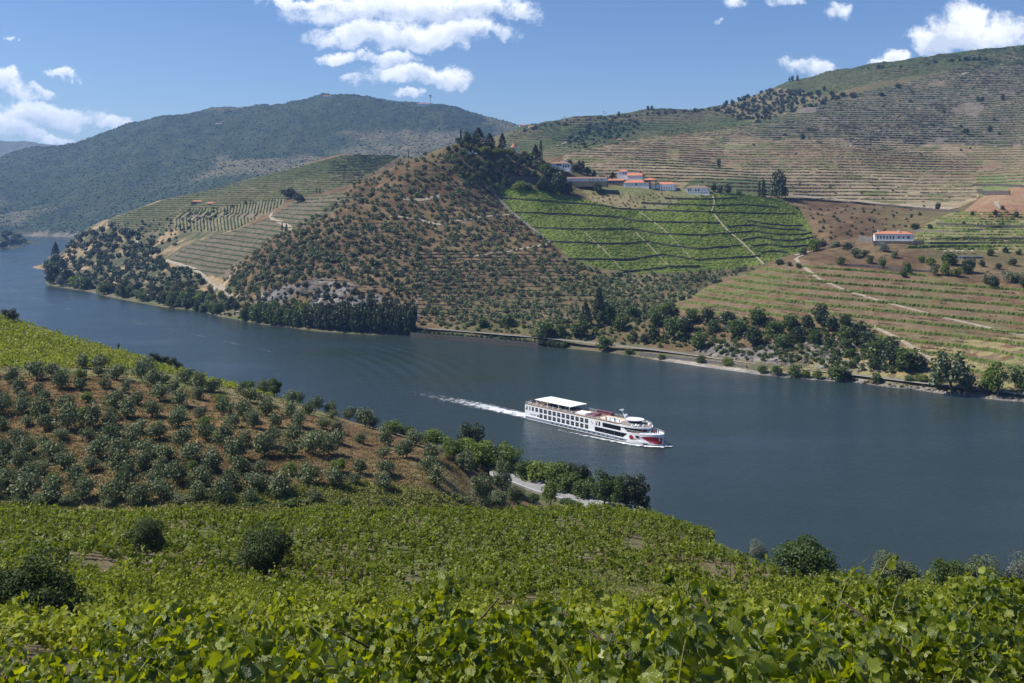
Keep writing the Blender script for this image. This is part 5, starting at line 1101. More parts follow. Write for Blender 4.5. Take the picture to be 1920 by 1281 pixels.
def foam_strip(name, pts, widths, strengths, label, nx=8, z=.06, hump=0.0):
    """pts in ship coordinates along the strip; foam thins towards both edges"""
    V, Fq, A_ = [], [], []; n = len(pts)
    P2 = [ship_pt(x, y, 0) for x, y in pts]
    for i, (p, w, s) in enumerate(zip(P2, widths, strengths)):
        a = P2[max(0,i-1)]; b = P2[min(n-1,i+1)]; t = (b-a).normalized(); nr = Vector((-t.y, t.x, 0))
        for k in range(nx+1):
            e = (k/nx-.5)*2; q = p+nr*e*w/2; V.append((q.x, q.y, z+hump*(1-e*e)*s)); A_.append(s*(1-abs(e)**1.6)-.35*(abs(e)**3))
    for i in range(n-1):
        for k in range(nx): a = i*(nx+1)+k; Fq.append((a, a+1, a+nx+2, a+nx+1))
    o = add(name, npmesh(name, V, Fq, M_foam, True, {'foam': np.array(A_)})); tag(o, label, 'foam', kind='stuff'); return o
xs = np.linspace(1, -190, 80)
foam_strip('wake_foam', [(x, -1.0-(x/150)**2*12) for x in xs], [15+(-x)*.2 for x in xs], [max(.66*math.exp(x/170),0)*(1.25 if x > -30 else max(1, 1.25+(x+30)*.008))*(1 if x > -60 else max(.6, 1+(x+60)*.008))+.05*math.sin(x*.7) for x in xs], 'white churned foam of the wake trailing behind the stern', 12, hump=.2)
xs = np.linspace(80, 22, 40)
foam_strip('bow_wave', [(x, -hw(min(x,77.9), False)-1.2-(80-x)*.08) for x in xs], [3.2+(80-x)*.07 for x in xs], [.95-(80-x)*.010 for x in xs], 'white bow wave foam running along the near side of the hull', 6, z=.08, hump=.5)
foam_strip('bow_wave', [(x, hw(min(x,77.9), False)+.6+(80-x)*.12) for x in xs], [2.6+(80-x)*.03 for x in xs], [.8-(80-x)*.016 for x in xs], 'white bow wave foam on the far side of the bow', 6, z=.08, hump=.6)
foam_strip('bow_wave', [(80.5,3.5),(80.5,1.5),(79.2,0),(78.2,-1.6),(76,-3.5)], [2.2,2.8,2.6,2.2,1.8], [.5,.8,.85,.8,.7], 'white foam curling at the stem of the bow', 6, z=.1, hump=.6)
foam_strip('hull_foam', [(x, -6.2) for x in np.linspace(60, 0, 30)], [1.2]*30, [.42+.12*math.sin(x*1.3) for x in np.linspace(60,0,30)], 'thin foam along the waterline of the hull', 4, z=.1)
def streak(pts, w, s, label):
    W_ = np.array(pts, float); D = H*F/(W_[:,1]-YH); P3 = np.stack([(W_[:,0]-960)/F*D, D], 1); out = []
    for a, b in zip(P3[:-1], P3[1:]): out += [a+(b-a)*k/10 for k in range(10)]
    out = np.array(out); c = sides(np.c_[out, np.zeros(len(out))], w); m_ = len(out); V = np.concatenate([np.c_[c[0], np.full(m_,.05)], np.c_[out, np.full(m_,.06)], np.c_[c[1], np.full(m_,.05)]]); i = np.arange(m_-1)
    Fq = np.concatenate([np.stack([k*m_+i,k*m_+i+1,(k+1)*m_+i+1,(k+1)*m_+i],1) for k in (0,1)]); A_ = np.concatenate([np.full(m_,-.2), s+.12*np.sin(np.arange(m_)*.9), np.full(m_,-.2)])
    o = add('foam_streak', npmesh('foam_streak', V, Fq, M_foam, True, {'foam': A_})); tag(o, label, 'foam', kind='stuff')
streak([(-20,522),(30,545),(80,568),(130,580),(180,590),(260,607),(340,622),(420,640),(520,662)], 3.4, .42, 'old foam line curving across the river at far left')
streak([(-20,560),(50,580),(110,598),(180,616),(240,630),(300,642),(400,662)], 2.6, .34, 'fainter second foam line behind the left spur')
streak([(60,505),(85,510),(105,512),(125,530),(135,548)], 9, .25, 'pale eddy line round the far-left point')
# ---------------------------------------------------------------- buildings
M_wwall = mat('limewash', (.74,.74,.73), .85, .2, var=.08, vscale=.4)
M_tile = mat('clay_tiles', (.46,.19,.11), .85, .2, var=.22, vscale=1.5)
M_tileold = mat('old_clay_tiles', (.24,.15,.11), .9, .15, var=.25, vscale=1.2)
M_stone = mat('rubble_stone', (.17,.145,.12), .95, .1, var=.35, vscale=1.5, bump=.5, bscale=3)
M_win = mat('window_dark', (.03,.035,.04), .2, .5)
M_wood = mat('weathered_wood', (.12,.09,.07), .9, .1, var=.2, vscale=2)
M_tank = mat('stainless_steel', (.6,.62,.65), .3, .5, .85)
def gable(b, x0, x1, y0, y1, z, rise, over=.4, axis='x'):
    if axis == 'x':
        b._a([(x0-over,y0-over,z),(x1+over,y0-over,z),(x1+over,y1+over,z),(x0-over,y1+over,z),(x0-over,(y0+y1)/2,z+rise),(x1+over,(y0+y1)/2,z+rise)],[(0,1,5,4),(2,3,4,5),(0,4,3),(1,2,5),(0,3,2,1)])
    else:
        b._a([(x0-over,y0-over,z),(x1+over,y0-over,z),(x1+over,y1+over,z),(x0-over,y1+over,z),((x0+x1)/2,y0-over,z+rise),((x0+x1)/2,y1+over,z+rise)],[(0,4,5,3),(1,2,5,4),(0,1,4),(2,3,5),(0,3,2,1)])
def hip(b, x0, x1, y0, y1, z, rise, over=.5):
    w, d = x1-x0, y1-y0; i = min(w, d)/2*.95
    if w >= d: r1, r2 = (x0+i,(y0+y1)/2), (x1-i,(y0+y1)/2)
    else: r1, r2 = ((x0+x1)/2,y0+i), ((x0+x1)/2,y1-i)
    b._a([(x0-over,y0-over,z),(x1+over,y0-over,z),(x1+over,y1+over,z),(x0-over,y1+over,z),(*r1,z+rise),(*r2,z+rise)],
         [(0,1,5,4),(2,3,4,5),(0,4,3),(1,2,5),(0,3,2,1)] if w >= d else [(0,1,4),(1,2,5,4),(2,3,5),(3,0,4,5),(0,3,2,1)])
def house(name, px, py, yaw, w, d, h, roof='gable', rise=1.6, wins=(), label='', cat='building', wm=None, rm=None, base=None, axis='x', chim=(), dmin=470, below=4, doors=(), dmax=2900, side=()):
    p = hit(px, py, dmin, dmax)[0]; e = empty(name, p, R(yaw)); tag(e, label, cat)
    b = MB(); b.box(0, w, 0, d, -below, h); b.build('wall', wm or M_wwall, e)
    if base: b = MB(); b.box(-.05, w+.05, -.06, d, -below, base); b.build('plinth', M_stone, e)
    r = MB()
    if roof == 'gable': gable(r, 0, w, 0, d, h+.02, rise, axis=axis)
    elif roof == 'hip': hip(r, 0, w, 0, d, h+.02, rise)
    elif roof == 'cone': n_ = 10; r._a([(w/2+(w*.62)*math.cos(2*math.pi*i/n_), d/2+(d*.62)*math.sin(2*math.pi*i/n_), h) for i in range(n_)]+[(w/2,d/2,h+rise)], [(i,(i+1)%n_,n_) for i in range(n_)]+[tuple(range(n_))[::-1]])
    else: r.box(-.2,w+.2,-.2,d+.2,h,h+.3)
    ro = r.build('roof', rm or M_tile, e)
    for (x, y) in chim: c = MB(); c.box(x-.6,x+.6,y-.6,y+.6,h,h+rise+1.2); c.box(x-.7,x+.7,y-.7,y+.7,h+rise+1.2,h+rise+1.4); c.build('chimney', M_wwall, ro)
    for (x, z, ww_, hh_) in wins:
        f = MB(); 
        for bx in ((x-.12,x,z-.12,z+hh_+.12),(x+ww_,x+ww_+.12,z-.12,z+hh_+.12),(x,x+ww_,z-.12,z),(x,x+ww_,z+hh_,z+hh_+.12)): f.box(bx[0],bx[1],-.08,.0,bx[2],bx[3])
        o = f.build('window', M_wwall, e); g = MB(); g.box(x,x+ww_,-.03,-.005,z,z+hh_); g.build('pane', M_win, o)
    for (y, z, ww_, hh_) in side: g = MB(); g.box(-.05,-.01,y,y+ww_,z,z+hh_); g.build('window', M_win, e)
    for (x, ww_, hh_) in doors: g = MB(); g.box(x,x+ww_,-.05,-.01,0,hh_); g.build('door', M_wood, e)
    return e
# winery: one metre is about 1.8 photo pixels here
house('winery_shed', 1063, 343.5, -15, 42, 11, 5.0, 'gable', 1.5, [(24,2.6,1.4,1.5),(27,2.6,1.4,1.5),(32,2.6,1.4,1.5),(36,2.6,1.4,1.5)], 'long low white winery shed with grey-brown roof and dark stone base', rm=M_tileold, base=1.9)
house('winery_link', 1139, 346, -15, 17, 10, 4.2, 'gable', 1.6, [(2,.4,2.2,2.4),(5.2,.4,2.2,2.4),(8.4,.4,2.2,2.4),(11.6,.4,2.2,2.4)], 'low winery wing with glazed front between long shed and big white hall', wm=M_stone)
house('winery_hall', 1169, 350.5, -15, 27, 12, 4.4, 'hip', 3.0, [(12.5,1.6,2.3,2.0)], 'white winery hall with orange roof and one small window')
house('winery_hall', 1176, 340, -15, 16, 12, 6.2, 'gable', 2.8, [], 'taller orange-roofed winery building behind the white hall', dmin=1000)
house('winery_tower', 1158, 337, -15, 11, 9, 9.0, 'hip', 2.0, [(6.0,5.8,1.6,2),(8.4,5.8,1.6,2)], 'white winery tower with two dark windows and small orange roof', dmin=1000, chim=[(9,6)])
house('small_shed', 1129, 338, -5, 7, 5, 2.8, 'flat', .3, [(1,.8,4.5,1)], 'tiny flat-roofed white hut above the long shed', dmin=1000, rm=M_wwall)
e = house('winery_cellar', 1229, 354, -15, 21, 10, 4.6, 'hip', 2.6, [], 'white winery cellar with steel tanks along its front wall')
for i in range(6): b = MB(); b.disc((5.5+i*2.6,-1.2), .95, -2, 3.0, 12); b._a([(5.5+i*2.6+.95*math.cos(2*math.pi*k/12),-1.2+.95*math.sin(2*math.pi*k/12),3.0) for k in range(12)]+[(5.5+i*2.6,-1.2,3.6)],[(k,(k+1)%12,12) for k in range(12)]); o = b.build('wine_tank', M_tank, None, e.matrix_basis @ Vector((0,0,0)), e.rotation_euler.z); tag(o, f'tall steel wine tank in front of the cellar, {ordinal(i+1)} from the left', 'tank', 'steel wine tanks')
e = empty('winery_canopy', hit(1206, 351)[0] + np.array([0,-2,0]), R(-15)); tag(e, 'open-sided winery canopy with pyramid tiled roof on dark posts', 'canopy')
r = MB(); hip(r, 0, 13, 0, 11, 7.4, 2.4); r.build('roof', M_tile, e)
for x in (.4,6.5,12.6):
    for y in (.4,10.6): b = MB(); b.box(x-.25,x+.25,y-.25,y+.25,-3,7.4); b.build('post', M_wood, e)
b = MB(); b.box(0,13,0,.3,6.6,7.3); b.build('beam', M_wood, e)
b = MB(); b.box(0,7,1,6,-2,2.6); b.box(8,12,2,6,-2,2.0); b.build('store_room', M_wwall, e)
b = MB(); b.box(1,3,.9,1,-.2,1.8); b.box(4,6,.9,1,-.2,1.8); b.build('door', M_win, e)
house('cottage', 1286, 359.5, -15, 23, 9, 4.0, 'hip', 2.4, [(9.5,.6,1.5,2.2),(12.6,.6,1.5,2.2),(2.0,.3,1.2,2.6),(4.2,.3,1.2,2.6)], 'white cottage with low orange roof right of the winery', chim=[(13,4)], rm=M_tileold)
house('garden_wall', 1290, 364, -15, 22, 2, 2.2, 'flat', .3, [(13.5,.5,.8,.9),(16,.5,.8,.9),(18.8,.5,.8,.9)], 'white terrace wall in front of the cottage right of winery', 'wall', rm=M_wwall)
house('manor_house', 1030, 315, -14, 22, 9, 4.6, 'hip', 2.0, [(7.5,2.2,5.5,2.2),(9,-.8,1.2,2),(15,.4,1.4,3.0),(17.5,.4,1.4,3.0),(20,.4,1.4,3.0)], 'white house with veranda and grey-brown roof among trees above the long shed', rm=M_tileold, chim=[(16,4)])
house('chapel', 845, 263, 25, 10, 7, 4.2, 'gable', 1.8, [], 'small white chapel with tiled roof on top of the cone-shaped hill', side=[(2.5,1,1.2,1.8)], dmin=900)
house('round_turret', 958, 284, 0, 6, 6, 4.4, 'cone', 5.2, [], 'white round turret with pointed red roof on the hill crest', dmin=900)
house('white_hut', 1158, 264, 0, 6, 4, 2.2, 'gable', 1.0, [], 'tiny white hut on the green slope behind the chapel hill', dmin=1300)
# hilltop terrace with white pillars
e = empty('pillar_terrace', hit(855, 287.5, 850)[0], R(-4)); tag(e, 'curved white terrace edge with seven short white pillars below the chapel', 'terrace')
b = MB(); 
for i in range(10): b.box(i*2.2, i*2.2+2.2, .12*i*(9-i)*-.25-.2, .12*i*(9-i)*-.25+2, -1, .5)
b.build('parapet', M_wwall, e)
for i, x in enumerate((3,6.4,8.2,11,13.4,17.5)): b = MB(); b.box(x-.3,x+.3,-.9,-.3,.5,3.0 if i not in (2,) else 2.4); b.build('pillar', M_wwall, e)
# villa on the right
e = house('villa', 1640, 461, -15, 29, 11, 5.0, 'hip', 2.0, [(1.8,.8,.9,2.6),(4.2,.8,.9,2.6),(6.6,.8,.9,2.6),(9,.8,.9,2.6),(11.4,.8,.9,2.6),(13.6,.8,.9,2.6),(17.6,1.4,1.2,1.8),(21,1.4,1.2,1.8),(24.4,1.4,2,1.8)], 'white villa with orange roof, chimneys and dark basement wall on the right-hand spur', chim=[(3,4),(18.5,3)]); e.location.z += 4.6
b = MB(); b.box(-1,30,-1.6,.2,-6.5,-.6); b.build('basement_wall', M_stone, e)
b = MB(); b.box(29,37,-1,8,-5,-.2); b.build('terrace_platform', M_stone, e)
for x in (29.5,33,36.5): b = MB(); b.box(x-.15,x+.15,-.7,-.4,-.2,2.8); b.build('pergola_post', M_wood, e)
b = MB(); b.box(29,37,-.9,7,2.8,3.0); b.build('pergola_roof', M_wood, e)
M_boug = foliage('bougainvillea_leaf', (.10,.02,.06), (.25,.05,.13), trans=.2)
p0 = np.array(hit(1652, 458)[0]); merged('bougainvillea', [crown(120, 2.4, 2.2, 1.2, .7, 777, 6, .45)], [p0+np.array([0,-3,-1.5]), p0+np.array([5,-4,-1.5])], [(1,1.1),(1.1,1.2)], M_boug, 'purple bougainvillea on the basement wall of the villa', 'plant')
e = empty('pool_terrace', hit(1770, 481)[0], R(-3)); tag(e, 'pool terrace with white balustrade below the hedge right of villa', 'terrace')
b = MB(); b.box(7,28,-2,6,-2,-.0); b.build('platform', M_stone, e); b = MB(); b.box(7,28,-2.4,-2.1,.0,.5); b.build('parapet', M_wwall, e)
for x in (9.5,11.8): b = MB(); b._a([(x,-2.5,-3.4),(x+.6,-2.5,-3.4),(x+1.0,-2.5,0),(x+.4,-2.5,0),(x,-2.1,-3.4),(x+.6,-2.1,-3.4),(x+1.0,-2.1,0),(x+.4,-2.1,0)],[(0,1,2,3),(4,7,6,5),(0,4,5,1),(3,2,6,7),(0,3,7,4),(1,5,6,2)]); b.build('buttress', M_wwall, e)
M_straw = mat('straw_thatch', (.36,.32,.27), .95, .1, var=.2, vscale=4)
for i, x in enumerate((1772, 1784, 1795, 1805, 1823)):
    p = hit(x, 476)[0]; b = MB(); b._a([(1.5*math.cos(2*math.pi*k/10),1.5*math.sin(2*math.pi*k/10),2.1) for k in range(10)]+[(0,0,2.9)],[(k,(k+1)%10,10) for k in range(10)]+[tuple(range(10))[::-1]])
    o = empty('parasol', p); tag(o, f'straw parasol on the pool terrace below villa hedge, {ordinal(i+1)} from the left', 'parasol', 'straw parasols'); b.build('canopy', M_straw, o); c = MB(); c.tube((0,0,-1),(0,0,2.4),.07); c.build('pole', M_wood, o)
# left farmhouse
house('farmhouse', 358, 386.5, -4, 19, 11, 6.5, 'hip', 1.8, [(1.5,3.4,1.2,1.8),(4.5,3.4,1.2,1.8),(7.5,3.4,1.2,1.8),(10.5,3.4,1.2,1.8),(13.5,3.4,1.2,1.8),(5,0,1.2,2)], 'two-storey stone farmhouse with pink tiled roof on the left hill', wm=M_stone, dmin=1100)
house('farm_barn', 388, 386, -3, 24, 11, 3.2, 'gable', 2.0, [], 'long low pink-roofed barn beside the left farmhouse', wm=M_stone, dmin=1100, chim=[(14,6)])
for (x,y,w_,h_,lb,dm) in ((606,181,14,5,'small pink building on the skyline of the far blue mountain',3000),(782,196,22,6,'low white building on the skyline beside the mast',3000),(404,231,12,3,'tiny white shed on the far blue mountain slope',2950),(975,236,10,5,'small house on the saddle between the two mountains',1800),(992,238,10,4,'second small house on the saddle, right of first',1800)):
    p = hit(x, y+3, dm, 5000 if dm > 2900 else 2900)[0]
    if not np.isnan(p[0]):
        s = p[1]/F; e = empty('distant_house', p, .1); tag(e, lb, 'building'); b = MB(); b.box(0,w_*s,0,9,-12,h_*s*.8); b.build('wall', M_wwall, e); b = MB(); gable(b,0,w_*s,0,9,h_*s*.8,2.5); b.build('roof', M_tile, e)
# masts
def mast(px, py, hpx, r, label, dmin, dmax, lattice=False):
    p = hit(px, py, dmin, dmax)[0]
    if np.isnan(p[0]): print('mast miss', px); return
    hh = hpx*p[1]/F; e = empty('mast', p); tag(e, label, 'mast'); b = MB(); b.tube((0,0,-3),(0,0,hh),r,r*.6,6); b.build('pole', M_steel, e)
    a = MB(); 
    if lattice: a.box(-r*2.5,r*2.5,-r*2,r*2,hh*.75,hh*.8); a.box(-r*3.2,r*3.2,-r*2,r*2,hh*.88,hh*.97)
    else: a.box(-2.2,2.2,-.2,.2,hh*.88,hh*.92); a.box(-1.6,1.6,-.2,.2,hh*.96,hh*.99)
    a.build('crossarm', M_steel, e)
mast(807, 198, 20, 1.9, 'tall telecom mast on the skyline of the far mountain', 3000, 5000, True)
for i, (x, y, h_) in enumerate(((1059,232,14),(1132,224,16),(1136,221,9),(975,240,6),(548,206,0))):
    if h_: mast(x, y, h_, .55, f'thin power pylon on the crest behind the chapel hill, {ordinal([0,0,0,0][0]+[2,3,4,1][i])} from left', 1700, 2900)
# small white sign
e = empty('sign_board', hit(1359, 618)[0], R(-6)); tag(e, 'small white sign board with grey lettering on the bank above the railway', 'sign')
b = MB(); b.box(0,3.4,-.06,.06,.7,3.0); b.build('board', M_wwall, e)
for x in (.4,3.0): b = MB(); b.tube((x,.1,-1),(x,.1,2.8),.07); b.build('post', M_wood, e)
for z in (2.15, 1.25):
    b = MB(); x = .35
    for k in range(6 if z > 2 else 5): wv = [.3,.38,.26,.42,.34,.3][k]; b.box(x,x+wv,-.08,-.062,z,z+.42); x += wv+.12
    b.build('lettering', M_hullgrey, e)
# ---------------------------------------------------------------- near bank: road, olive grove, vineyard
w = _lw([(925,893),(960,904.5),(990,914),(1030,926),(1075,938),(1125,952),(1190,972)], 13.3)
drape('road', None, 6.8, M_asphalt, .5, w=w)
a_, b_ = sides(w, 7.4); edge = a_ if a_[:,1].mean() > b_[:,1].mean() else b_
for s_, nm in ((5.9,1),):
    aa, bb = sides(w, s_)
    for q, lb in ((aa,'a'),(bb,'b')):
        lw, rw = sides(np.c_[q, w[:,2]], .14); zt = np.maximum(np.maximum(hz(*sides(w,6.8)[0].T), hz(*sides(w,6.8)[1].T)), w[:,2])+.506; n = len(w); i = np.arange(n-1)
        o = add('road_marking', npmesh('road_marking', np.concatenate([np.c_[lw, zt], np.c_[rw, zt]]), np.stack([i,i+1,n+i+1,n+i],1), M_wwall)); o['kind'] = 'structure'
g = empty('guard_rail', (*edge[0], w[0,2])); tag(g, 'low crash barrier along the river side of the grey road', 'guard rail')
zt = np.maximum(np.maximum(hz(*sides(w,6.8)[0].T), hz(*sides(w,6.8)[1].T)), w[:,2])+.5
b = MB(); o0 = np.array([edge[0,0], edge[0,1], w[0,2]])
for i in range(len(w)-1):
    p = np.array([*edge[i], zt[i]])-o0; q = np.array([*edge[i+1], zt[i+1]])-o0
    b._a([(p[0],p[1],p[2]+.5),(q[0],q[1],q[2]+.5),(q[0],q[1]+.05,q[2]+.85),(p[0],p[1]+.05,p[2]+.85),(p[0],p[1]+.12,p[2]+.5),(q[0],q[1]+.12,q[2]+.5),(q[0],q[1]+.1,q[2]+.85),(p[0],p[1]+.1,p[2]+.85)],[(0,1,2,3),(4,7,6,5),(3,2,6,7)])
b.build('beam', M_wallpale, g)
for i in range(0, len(w)-1): p = np.array([*edge[i], zt[i]])-o0; c = MB(); c.box(p[0]-.07,p[0]+.07,p[1]+.12,p[1]+.22,p[2]-.8,p[2]+.8); c.build('post', M_steel, g)
def nset(m, n, leaf, seed, lumps, lr, count=2, **kw): return [(cm('crown', crown(n, 4.0, 4.0, 4.3, leaf, seed+i, lumps+i*3, lr, low=-.97, hexa=False, **kw), m), trunk_mesh('trunk', 4.6, .28, seed+i, M_bark, 6)) for i in range(count)]
SET['near_leafy'] = nset(M_leafy, 2600, .42, 800, 20, .3, 3); SET['near_bright'] = nset(M_bright, 2600, .42, 810, 20, .3, 3)
SET['near_dark'] = nset(M_dark, 2600, .42, 820, 17, .32, 2); SET['near_olive'] = nset(M_olive, 2600, .36, 830, 16, .33, 3)
SET['near_oliveb'] = nset(M_olive, 15000, .27, 840, 20, .38, 3, aspect=.4); SET['near_leafyb'] = nset(M_leafy, 11000, .30, 850, 20, .36, 2); SET['near_greyb'] = nset(M_grey, 12000, .26, 860, 20, .36, 2, aspect=.4)
SET['near_darkb'] = nset(M_olivedark, 17000, .27, 870, 20, .42, 2, aspect=.4)
for k_ in list(SET):
    if k_.startswith('near_'): BASEW[k_] = 8.2; BASEH[k_] = 8.6
# olive grove on the brown spur
grows = [(694,150,700,42),(712,-20,470,43),(733,-10,560,44),(756,0,640,44),(780,-10,690,45),(805,0,760,45),(831,-15,820,46),(858,0,850,47),(886,-10,860,48),(914,5,880,50),(938,-10,560,56)]
GP = [(-40,690),(150,682),(330,700),(360,700),(440,722),(560,752),(650,785),(740,815),(830,855),(868,900),(850,935),(700,930),(560,945),(330,958),(-40,958)]
cnt = 0
for ri, (py, x0, x1, st) in enumerate(grows):
    xs = np.arange(x0, x1, st*.95); px = xs + np.array([rnd.uniform(-9,9) for _ in xs]); pyj = py + np.array([rnd.uniform(-7,7) for _ in xs]); m_ = inpoly(px, pyj, GP) & (np.array([rnd.random() for _ in xs]) > .07)
    px, pyj = px[m_], pyj[m_]; ws = hit(px, pyj, 172, 370); k = 0
    for p in ws:
        if np.isnan(p[0]) or cnt >= 190: continue
        k += 1; cnt += 1
        if rnd.random() < .07:
            q = SET['near_bright'][rnd.randrange(3)]; s = rnd.uniform(.35,.55); plant('bush', q, p, s, s*.8, f'bright green bush among the olives, {ordinal(ri+1)} row from the river, {ordinal(k)} from left', 'bush', 'bright bushes in the olive grove'); continue
        s=1; s = rnd.choice([rnd.uniform(.6,.85), rnd.uniform(.8,1.1), rnd.uniform(.9,1.2)])
        plant('olive_tree', OL_N[rnd.randrange(8)], p, s, s*rnd.uniform(.92,1.2), f'grey-green olive tree on the near brown slope, {ordinal(ri+1)} row from the river, {ordinal(k)} from left', 'tree', 'olive trees on the near brown slope')
NT = [(807,838,60,32,'near_bright'),(883,852,62,54,'near_dark'),(850,862,50,40,'near_bright'),(893,880,80,54,'near_bright'),(953,893,62,60,'near_bright'),(925,890,50,50,'near_bright'),(917,893,66,60,'near_olive'),(873,885,44,44,'near_olive'),(903,948,46,62,'near_olive'),(942,925,38,60,'near_olive'),
 (985,905,50,40,'near_leafy'),(1010,910,70,46,'near_bright'),(1043,918,64,50,'near_bright'),(1067,905,42,46,'near_dark'),(1090,908,40,48,'near_dark'),(1073,928,70,44,'near_leafy'),(1100,938,54,44,'near_leafy'),(1133,952,58,66,'near_leafy'),(1160,954,46,62,'near_leafy'),(1192,955,58,66,'near_dark'),(1205,958,30,40,'near_dark'),
 (740,815,36,26,'near_bright'),(765,822,34,24,'near_leafy'),(778,836,44,32,'near_olive'),(700,800,30,24,'near_olive'),(655,785,30,24,'near_olive'),(620,775,28,26,'near_olive'),(592,765,28,26,'near_olive'),(562,757,26,24,'near_olive'),(515,742,30,34,'near_leafy'),(490,733,24,20,'near_olive'),(466,731,28,18,'near_leafy'),
 (322,690,26,20,'near_dark'),(305,684,26,18,'near_dark'),(288,677,24,16,'near_dark'),(335,693,18,14,'near_dark'),(22,588,26,12,'near_dark'),(10,588,20,12,'near_dark'),(222,650,8,10,'near_olive')]
NT.sort(key=lambda t: t[0])
LN = {'near_leafy':'mid green leafy','near_bright':'bright yellow-green','near_dark':'dark green','near_olive':'grey-green'}
for n_, (x,y,w_,h_,k) in enumerate(NT):
    plant_px(k, x, y, w_*1.15, h_*1.15, 'near_bank_tree', f'{LN[k]} tree at the near river edge, {ordinal(n_+1)} from left', 'tree', 'trees along the near river edge', dmin=215, dmax=440)
GB = [(933,966,62,32,'near_olive'),(913,968,44,20,'near_olive'),(967,950,42,42,'near_olive'),(1000,958,30,26,'near_leafy'),(1032,952,38,52,'near_bright'),(1062,958,44,14,'near_leafy'),(870,965,40,16,'near_olive'),(575,950,30,14,'near_olive'),
      (40,962,40,20,'near_olive'),(75,962,44,26,'near_olive'),(130,964,44,22,'near_olive'),(205,968,36,18,'near_olive'),(262,972,42,22,'near_olive'),(340,974,52,22,'near_olive'),(430,972,34,12,'near_olive'),(592,945,34,34,'near_olive'),(640,950,40,12,'near_leafy'),(720,950,40,12,'near_leafy'),(480,958,60,12,'near_leafy'),(540,962,60,12,'near_leafy')]
GB.sort(key=lambda t: t[0])
for n_, (x,y,w_,h_,k) in enumerate(GB):
    e_ = plant_px(k, x, min(y, 946), w_, h_, 'gully_bush', f'low bush along the dip behind the vineyard, {ordinal(n_+1)} from left', 'bush', 'bushes in the dip behind the vineyard', dmin=178, dmax=300)
for (x,y,w_,h_,k,lb) in [(275,1044,84,74,'near_darkb','dark round olive tree standing among the vines at left, trunk showing'),(498,1086,110,100,'near_darkb','larger dark round olive tree among the vines left of centre'),(62,1200,185,165,'near_darkb','big dark bushy olive tree at the left edge of the vineyard'),
      (1505,1082,118,78,'near_leafyb','large leafy green bush with bare twigs at the right end of the vineyard'),(1680,1110,98,74,'near_oliveb','round silvery olive tree against the water at lower right'),(1780,1112,66,70,'near_leafyb','mid green bush left of the last two olive trees at lower right'),
      (1838,1112,88,70,'near_oliveb','wide silvery olive tree, second from the right edge'),(1912,1116,80,78,'near_greyb','pale grey olive tree at the right edge of the picture'),(1418,1036,46,30,'near_greyb','small pale olive bush beside the dirt path and fence posts'),
      (1575,1098,44,32,'near_bright','yellowish bush just right of the large leafy bush'),(1634,1092,30,22,'near_greyb','small grey bush left of the round silvery olive'),(1735,1108,40,26,'near_oliveb','low bush between the silvery olive and the green bush'),(1152,1188,62,64,'near_greyb','small grey olive shrub just behind the foreground vine leaves'),(1185,1178,40,34,'near_greyb','lower grey shrub right of the small olive shrub')]:
    plant_px(k, x, y, w_*1.05, h_*1.05, 'olive_tree' if 'olive tree' in lb else 'bush', lb, 'tree' if 'tree' in lb else 'bush', None, dmin=40, dmax=205)
bt = MB(); rr = random.Random(3)
for i in range(26):
    a = rr.uniform(0,6.28); q = Vector((rr.uniform(-.8,.8), rr.uniform(-.5,.5), 2.4)); pts = [q]
    for k in range(3): q = q+Vector((.5*math.cos(a)+rr.uniform(-.2,.2), .3*math.sin(a), rr.uniform(.35,.7))); pts.append(q)
    bt.path(pts, .03, .008, 4)
M_twig = mat('dry_twig', (.25,.22,.18), .9, .1)
p = hit(1536, 1075, 60, 205)[0]; o = bt.build('bare_branches', M_twig, None, p); tag(o, 'bare grey twigs sticking up behind the large leafy bush', 'branches')
# vineyard on the far side of the spur crest
VS = [(-60,560),(0,588),(100,617),(200,645),(300,680),(400,712),(470,730),(560,756),(545,750),(400,724),(360,708),(320,700),(150,690),(-60,690)]
wv, pv = scatter(VS, 9.0, 3.6, .5, 235, 430)
def clump(n, sx, sy, sz, leaf, seed):
    r = np.random.default_rng(seed); p = r.normal(size=(n,3))*np.array([sx,sy,sz*.5])*.5; p[:,2] = np.abs(p[:,2])+.35*sz; o = p/np.linalg.norm(p, axis=1, keepdims=True)*.5+np.array([0,0,.6]); return leaves(p, o/np.linalg.norm(o,axis=1,keepdims=True), leaf, r, .7, bias=.5)
VC = [clump(26, 1.9, 1.1, 1.3, .5, 50+i) for i in range(6)]
merged('vineyard_foliage', VC, wv-np.array([0,0,.1]), [(rnd.uniform(.8,1.3), rnd.uniform(.8,1.3)) for _ in wv], M_vine, 'bright green vineyard on the crest of the near left spur', 'vines')
